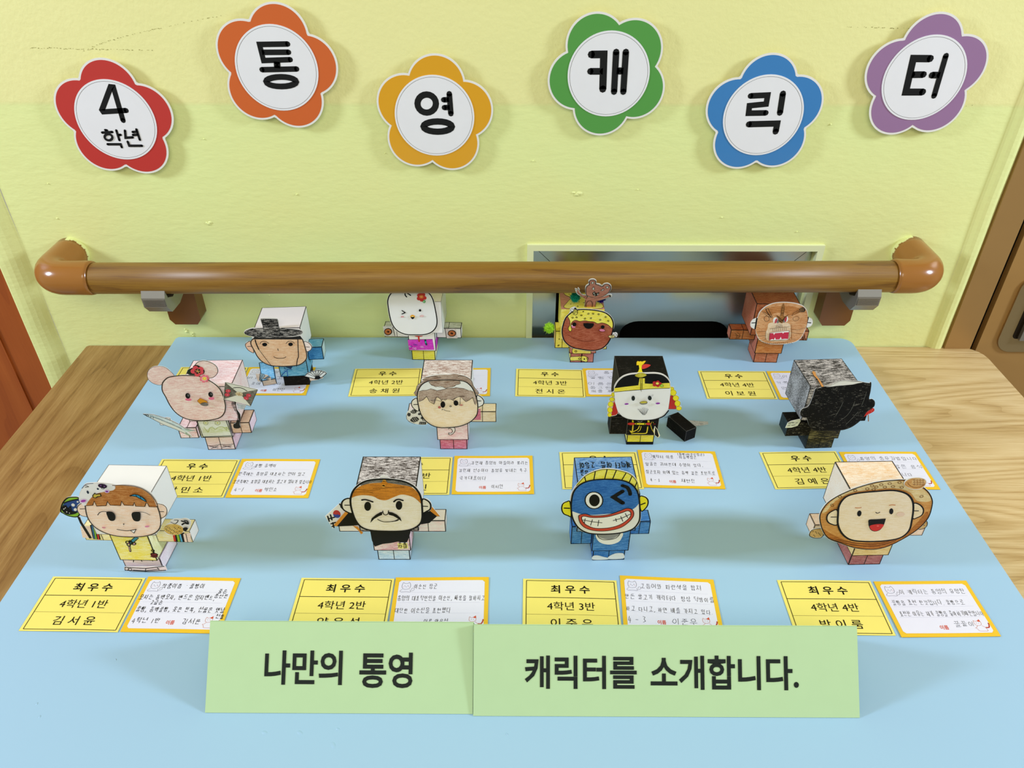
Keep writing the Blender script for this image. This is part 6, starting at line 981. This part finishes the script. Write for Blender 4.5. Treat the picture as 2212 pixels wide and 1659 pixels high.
f.plate(P0, H2, [(270, 1000), (292, 876), (338, 752), (400, 690), (425, 640), (425, 600), (470, 570), (515, 560), (560, 600), (640, 596), (782, 601), (944, 621), (1070, 658), (1162, 732), (1210, 826), (1216, 920), (1195, 1020), (1250, 1020), (1278, 1050), (1255, 1105), (1150, 1120), (1092, 1250), (1006, 1318), (892, 1352), (768, 1354), (616, 1334), (472, 1304), (370, 1240), (296, 1148)],
  [('s', '~8e3a1e:b5684c:50:.35', HO), ('p', '~ead832:f1e880:40:.22', smooth([(385, 740), (430, 685), (520, 632), (640, 617), (780, 622), (938, 642), (1054, 678), (1140, 745), (1185, 832), (1190, 915), (1170, 945)], False)+smooth([(1170, 945), (1100, 880), (1000, 848), (920, 862), (850, 830), (760, 822), (690, 808), (600, 822), (520, 800), (460, 840), (440, 900), (455, 960), (440, 1000), (405, 985), (395, 940), (425, 880), (420, 810)], False)), ('c', 'K', 7, [(1170, 945), (1100, 880), (1000, 848), (920, 862), (850, 830), (760, 822), (690, 808), (600, 822), (520, 800), (460, 840), (440, 900), (455, 960), (440, 1000), (405, 985), (395, 940), (425, 880), (420, 810), (385, 740)]), ('o', 'K', 17, HO)]
  +[('t', 'K', 7, x, y, 14, 11, a) for x, y, a in ((472, 755, 0), (543, 748, 40), (628, 712, 0), (692, 770, -30), (800, 763, -30), (755, 684, -30), (838, 682, 30), (938, 692, 40), (965, 792, 0), (1062, 740, 80), (1110, 810, 60))]+[('e', 'K', 662, 643, 16, 9, -20),
   ('e', 'K', 503, 870, 36, 34, 0), ('e', 'K', 1010, 917, 33, 30, 0), ('e', '!f0e8e0', 460, 893, 10, 12, 0), ('e', '!d87a9a', 485, 917, 36, 16, 5), ('e', '!d87a9a', 1000, 975, 52, 22, 5), ('t', 'K', 4, 1000, 975, 54, 24, 5), ('p', 'K', smooth([(662, 848), (760, 845), (855, 852)], False)+smooth([(855, 852), (842, 900), (800, 938), (750, 948), (700, 930), (668, 890)], False)), ('c', '!5a1e10', 5, [(385, 1055), (480, 1110), (600, 1155), (740, 1168), (860, 1158)]),
   ('s', 'ddd05a', [(480, 660), (490, 615), (525, 600), (555, 620), (558, 670), (530, 700), (495, 690)]), ('o', 'K', 7, [(480, 660), (490, 615), (525, 600), (555, 620), (558, 670), (530, 700), (495, 690)]), ('l', 'K', 7, [(490, 640), (552, 650)]), ('l', 'K', 6, [(500, 615), (550, 630)]), ('s', 'e8e8e0', [(435, 620), (450, 585), (480, 600), (480, 635)]), ('o', 'K', 5, [(435, 620), (450, 585), (480, 600), (480, 635)]), ('p', 'K', [(485, 590), (520, 560), (552, 598)]), ('e', 'K', 505, 668, 8, 10, 0),
   ('s', 'ddd08a', [(1112, 1075), (1150, 1060), (1210, 1060), (1225, 1090), (1190, 1112), (1135, 1105)]), ('o', 'K', 6, [(1112, 1075), (1150, 1060), (1210, 1060), (1225, 1090), (1190, 1112), (1135, 1105)]), ('l', 'K', 6, [(1160, 1062), (1170, 1108)]), ('l', 'K', 6, [(1185, 1062), (1195, 1108)]), ('c', 'K', 6, [(1190, 1055), (1235, 1028), (1262, 1060), (1225, 1080), (1255, 1100)])])
RB = '~c06c56:dc9a86:60:.4'
Pb = f.plane(-.0082, .098, lean=-math.radians(38)); HB = [(712, 300), (712, 230), (730, 190), (775, 155), (770, 110), (800, 80), (850, 78), (885, 105), (885, 150), (930, 165), (1000, 195), (1040, 160), (1100, 152), (1145, 185), (1150, 235), (1120, 290), (1085, 320), (1050, 345), (980, 378), (900, 390), (820, 385), (750, 360), (720, 340)]
f.plate(Pb, H2, [(515, 235), (560, 245), (570, 218), (600, 255), (592, 280), (640, 335), (700, 348), (700, 300), (696, 225), (715, 180), (758, 148), (755, 100), (795, 66), (856, 64), (900, 96), (900, 140), (950, 150), (1000, 176), (1035, 146), (1105, 138), (1160, 178), (1166, 240), (1130, 300), (1080, 340), (1160, 338), (1168, 385), (1000, 440), (905, 470), (880, 600), (880, 650), (690, 650), (682, 560), (695, 430), (640, 385), (560, 340), (530, 290)],
  [('p', RB, [(545, 268), (575, 262), (600, 310), (650, 355), (720, 365), (760, 385), (880, 400), (1000, 385), (1120, 355), (1150, 352), (1152, 375), (1000, 430), (895, 462), (870, 580), (870, 640), (695, 640), (690, 560), (705, 430), (640, 378), (565, 325)]), ('l', 'K', 7, [(545, 290), (570, 325), (640, 378), (700, 405)]), ('l', 'K', 7, [(600, 280), (650, 345), (720, 362)]), ('l', 'K', 7, [(1060, 355), (1150, 350)]), ('l', 'K', 7, [(1150, 385), (1000, 435), (895, 462)]), ('l', 'K', 6, [(680, 385), (730, 365), (775, 360)]), ('l', 'K', 7, [(745, 365), (715, 415)]), ('l', 'K', 6, [(520, 240), (560, 255), (565, 228), (585, 260)]), ('l', 'K', 18, [(1135, 355), (1150, 378)]), ('t', 'K', 8, 770, 525, 58, 78, 10), ('l', 'K', 6, [(700, 430), (688, 600)]), ('l', 'K', 6, [(895, 465), (872, 600)]),
   ('s', RB, HB), ('o', 'K', 10, HB), ('e', '!f0ece4', 830, 122, 22, 16, -20), ('t', 'K', 8, 830, 122, 24, 18, -20), ('e', '!f0ece4', 1093, 202, 22, 17, 0), ('t', 'K', 8, 1093, 202, 24, 19, 0), ('p', 'f0ece4', [(850, 190), (868, 240), (840, 248), (818, 232)]), ('q', 'K', 7, [(850, 190), (868, 240), (840, 248), (818, 232)]), ('p', 'f0ece4', [(975, 258), (1028, 222), (1035, 245), (1005, 262)]), ('q', 'K', 8, [(975, 258), (1028, 222), (1035, 245), (1005, 262)]), ('s', 'K', [(828, 320), (845, 285), (870, 280), (885, 305), (925, 298), (945, 285), (940, 320), (900, 355), (860, 350)]), ('e', '!d8d4cc', 855, 305, 10, 14, 0), ('e', '!d8d4cc', 868, 335, 12, 8, 0), ('e', '!d8d4cc', 922, 320, 10, 16, 20)], name='bear_cutout', base='efe9e2', dname='drawing')
def pompom(fig, x, y, z, r, c1, c2, n=420, sd=1):
    rr_ = random.Random(sd); mb = MB(); m = flat('fuzz_'+c1, c1, .95, spec=.05)
    me = bmesh.new(); bmesh.ops.create_icosphere(me, subdivisions=2, radius=r*.72)
    mb.add([v.co for v in me.verts], [tuple(v.index for v in f_.verts) for f_ in me.faces], m); me.free()
    for i in range(n):
        d = Vector((rr_.gauss(0, 1), rr_.gauss(0, 1), rr_.gauss(0, 1))).normalized(); t = d.orthogonal().normalized()*r*.07; b2 = d.cross(t).normalized()*r*.07; a = d*r*.62; e = d*r*rr_.uniform(.88, 1.12)
        if i % 17 == 0: e = d*r*1.3
        mb.add([a+t, a-t*.5+b2, a-t*.5-b2, e], [(0, 1, 3), (1, 2, 3), (2, 0, 3)], m)
    return put(mb, 'pompom', fig.R, fig.M @ Matrix.Translation((x, y, z)), smooth=False)
pompom(f, -.0460, -.0030, .0570, .0076, 'a8d83a', '', sd=1)['label'] = 'lime green pompom'
pompom(f, -.0135, .0010, .1010, .0074, '1f9a7c', '', sd=2)['label'] = 'teal pompom'
pompom(f, .0190, .0010, .1000, .0074, '2a1a78', '', sd=3)['label'] = 'dark violet pompom'

# --- red-brown snarling figure
f = Fig(.3465, .8690, math.radians(-1.5), 'red-brown paper figure with furrowed brows and open red mouth, before the steel hatch')
TB = '~a9562c:cc8660:35:.35'; TBL = '~b4583e:cf8a70:60:.35'
f.legs(TB, dict(left=TBL)); tt = f.torso('~ad6024:c98a50:20:.3', dict(left=TBL)); f.head('~8e4220:b06a42:10:.3', dict(left='~b05a3c:c88266:55:.3'), dx=-.002, lw=.0007)
a1 = f.arm(-1, '~9e5626:b97c4a:45:.35', dict(left=TBL, top='~94461f:b5683c:45:.3')); a2 = f.arm(1, '~b4663c:cc8a64:45:.35')
f.art(a2, f.plane(.0078), T2, [('l', 'K', 7, p) for p in ([(1570, 960), (1600, 1050)], [(1590, 945), (1620, 1060)], [(1610, 1060), (1650, 960)], [(1630, 940), (1660, 1060)], [(1560, 1040), (1670, 1030)], [(1575, 1000), (1640, 990)])])
f.art(a1, f.plane(.0078), T2, [('c', '!4a3012', 6, [(250, 920), (300, 960), (280, 1000), (340, 1020)]), ('c', '!4a3012', 6, [(300, 910), (350, 950), (330, 1010), (260, 1030)]), ('c', '!4a3012', 6, [(260, 960), (360, 980)])])
P0 = f.plane(-.0075); TP = '~c07a42:e0b080:80:.42'
HO = [(690, 740), (710, 620), (760, 500), (850, 410), (960, 350), (1100, 315), (1280, 310), (1450, 330), (1580, 370), (1660, 440), (1695, 530), (1700, 640), (1680, 760), (1640, 860), (1600, 950), (1540, 1030), (1440, 1085), (1280, 1120), (1100, 1130), (940, 1120), (820, 1085), (740, 1030), (690, 930), (665, 850)]
f.plate(P0, T2, [(655, 830), (600, 820), (562, 770), (570, 700), (620, 640), (690, 620), (740, 500), (840, 400), (955, 340), (1100, 304), (1284, 298), (1456, 318), (1588, 360), (1672, 432), (1708, 528), (1714, 600), (1770, 620), (1804, 670), (1796, 740), (1750, 790), (1680, 800), (1652, 866), (1612, 956), (1548, 1040), (1444, 1098), (1282, 1134), (1100, 1144), (936, 1134), (812, 1098), (728, 1040), (676, 934)],
  [('s', 'eae8e2', [(680, 625), (620, 645), (575, 705), (568, 765), (605, 815), (660, 825)]), ('l', 'K', 16, [(592, 715), (662, 710)]), ('l', 'K', 22, [(690, 625), (655, 835)]), ('s', 'eae8e2', [(1712, 610), (1765, 628), (1798, 675), (1788, 740), (1745, 785), (1680, 792)]), ('l', 'K', 16, [(1695, 706), (1765, 712)]), ('l', 'K', 20, [(1712, 600), (1665, 795)]),
   ('s', TP, HO), ('s', '~ab6a34:c88850:170:.3', [(830, 480), (960, 400), (1180, 380), (1400, 385), (1540, 430), (1520, 520), (1340, 560), (1230, 500), (1050, 520), (960, 560), (900, 540)]), ('s', '~e0bc94:efdcc0:80:.4', [(900, 820), (930, 720), (1100, 700), (1320, 720), (1360, 820), (1340, 1030), (1120, 1080), (900, 1060), (860, 940)]),
   ('s', 'efece6', [(1015, 690), (1020, 625), (1060, 600), (1110, 625), (1110, 690), (1060, 720)]), ('s', 'c04a52', [(1040, 712), (1055, 650), (1090, 620), (1100, 680), (1070, 712)]), ('e', '!7a7a78', 1105, 690, 20, 30, 0), ('s', 'efece6', [(1240, 660), (1250, 610), (1300, 580), (1312, 630), (1295, 680), (1245, 695)]), ('s', 'b83e48', [(1240, 680), (1242, 620), (1285, 590), (1280, 650), (1262, 690)]), ('e', '!7a7a78', 1228, 680, 16, 26, 0),
   ('p', '~7a4a20:b07a40:60:.4', [(1080, 560), (1150, 590), (1160, 560), (1200, 330), (1235, 340), (1215, 560), (1240, 590), (1310, 550), (1240, 620), (1190, 720), (1150, 700), (1110, 640)]), ('l', '!40280e', 6, [(1165, 560), (1190, 400), (1222, 318), (1232, 420), (1215, 560)]), ('l', '!40280e', 5, [(1180, 460), (1225, 465)]), ('l', '!40280e', 5, [(1175, 510), (1220, 510)]), ('l', '!40280e', 5, [(1192, 410), (1230, 415)]), ('c', '!40280e', 9, [(1080, 562), (1130, 600), (1190, 660)]), ('c', '!40280e', 10, [(1310, 550), (1250, 590), (1200, 660)]), ('c', '!40280e', 8, [(1110, 640), (1150, 680), (1210, 640)]), ('c', '!40280e', 6, [(1130, 620), (1180, 700), (1230, 620)]),
   ('t', '!40280e', 6, 883, 622, 52, 54, 0), ('t', '!40280e', 5, 1465, 620, 62, 42, -15), ('q', '!2e2010', 6, [(870, 420), (910, 415), (995, 590), (965, 595), (880, 480)]), ('q', '!2e2010', 5, [(790, 480), (850, 500), (960, 570), (970, 600), (880, 560)]), ('l', '!2e2010', 6, [(850, 420), (905, 500), (960, 580)]), ('q', '!2e2010', 6, [(1380, 560), (1420, 500), (1500, 460), (1540, 480), (1600, 480), (1500, 500)]), ('s', '!2a2018', [(1530, 440), (1560, 400), (1620, 395), (1650, 440), (1625, 485), (1560, 480)])]
  +[('l', '!b88a5a', 5, [(1550+22*i, 405), (1545+22*i, 475)]) for i in range(4)]+[('p', 'c8304a', [(945, 900), (1320, 880), (1305, 1020), (930, 1045)]), ('p', 'f3efe8', [(945, 895), (1325, 855), (1325, 885), (1225, 890), (1205, 915), (1190, 893), (1045, 905), (1025, 940), (1012, 905), (940, 905)]), ('p', 'f3efe8', [(935, 1048), (990, 1020), (1020, 1035), (1045, 990), (1060, 1030), (1135, 1025), (1160, 975), (1175, 1025), (1240, 1015), (1300, 1018), (1310, 1030)]), ('q', '!3a2a18', 5, [(940, 898), (1326, 852), (1326, 1030), (930, 1050)]), ('l', '!5a4630', 6, [(940, 820), (1050, 800), (1330, 775)]), ('c', '!5a4630', 5, [(1065, 795), (1075, 745), (1125, 728), (1180, 740), (1185, 790)]), ('t', '!5a4630', 5, 1105, 775, 16, 20, 0), ('t', '!5a4630', 5, 1145, 770, 14, 20, 0)]
  +[('l', '!6a5438', 5, [(1000+38*i, 815-4*i), (1005+38*i, 872-5*i)]) for i in range(8)]+[('l', '!4a3420', 5, p) for p in ([(690, 862), (860, 862)], [(690, 950), (860, 950)], [(720, 1045), (800, 1035), (870, 1010)], [(1375, 825), (1500, 830), (1650, 795)], [(1370, 880), (1500, 905), (1630, 905)], [(1370, 1010), (1450, 1015)], [(860, 870), (850, 1000)], [(1370, 720), (1370, 1020)])]+[('l', '!6a5030', 5, [(800+40*i, 1075+(i % 2)*25+10*math.sin(i*.4)), (820+40*i, 1105-(i % 2)*20)]) for i in range(15)]+[('l', '!6a5030', 4, [(780, 1060), (900, 1095), (1100, 1085), (1300, 1060), (1440, 1035)])])
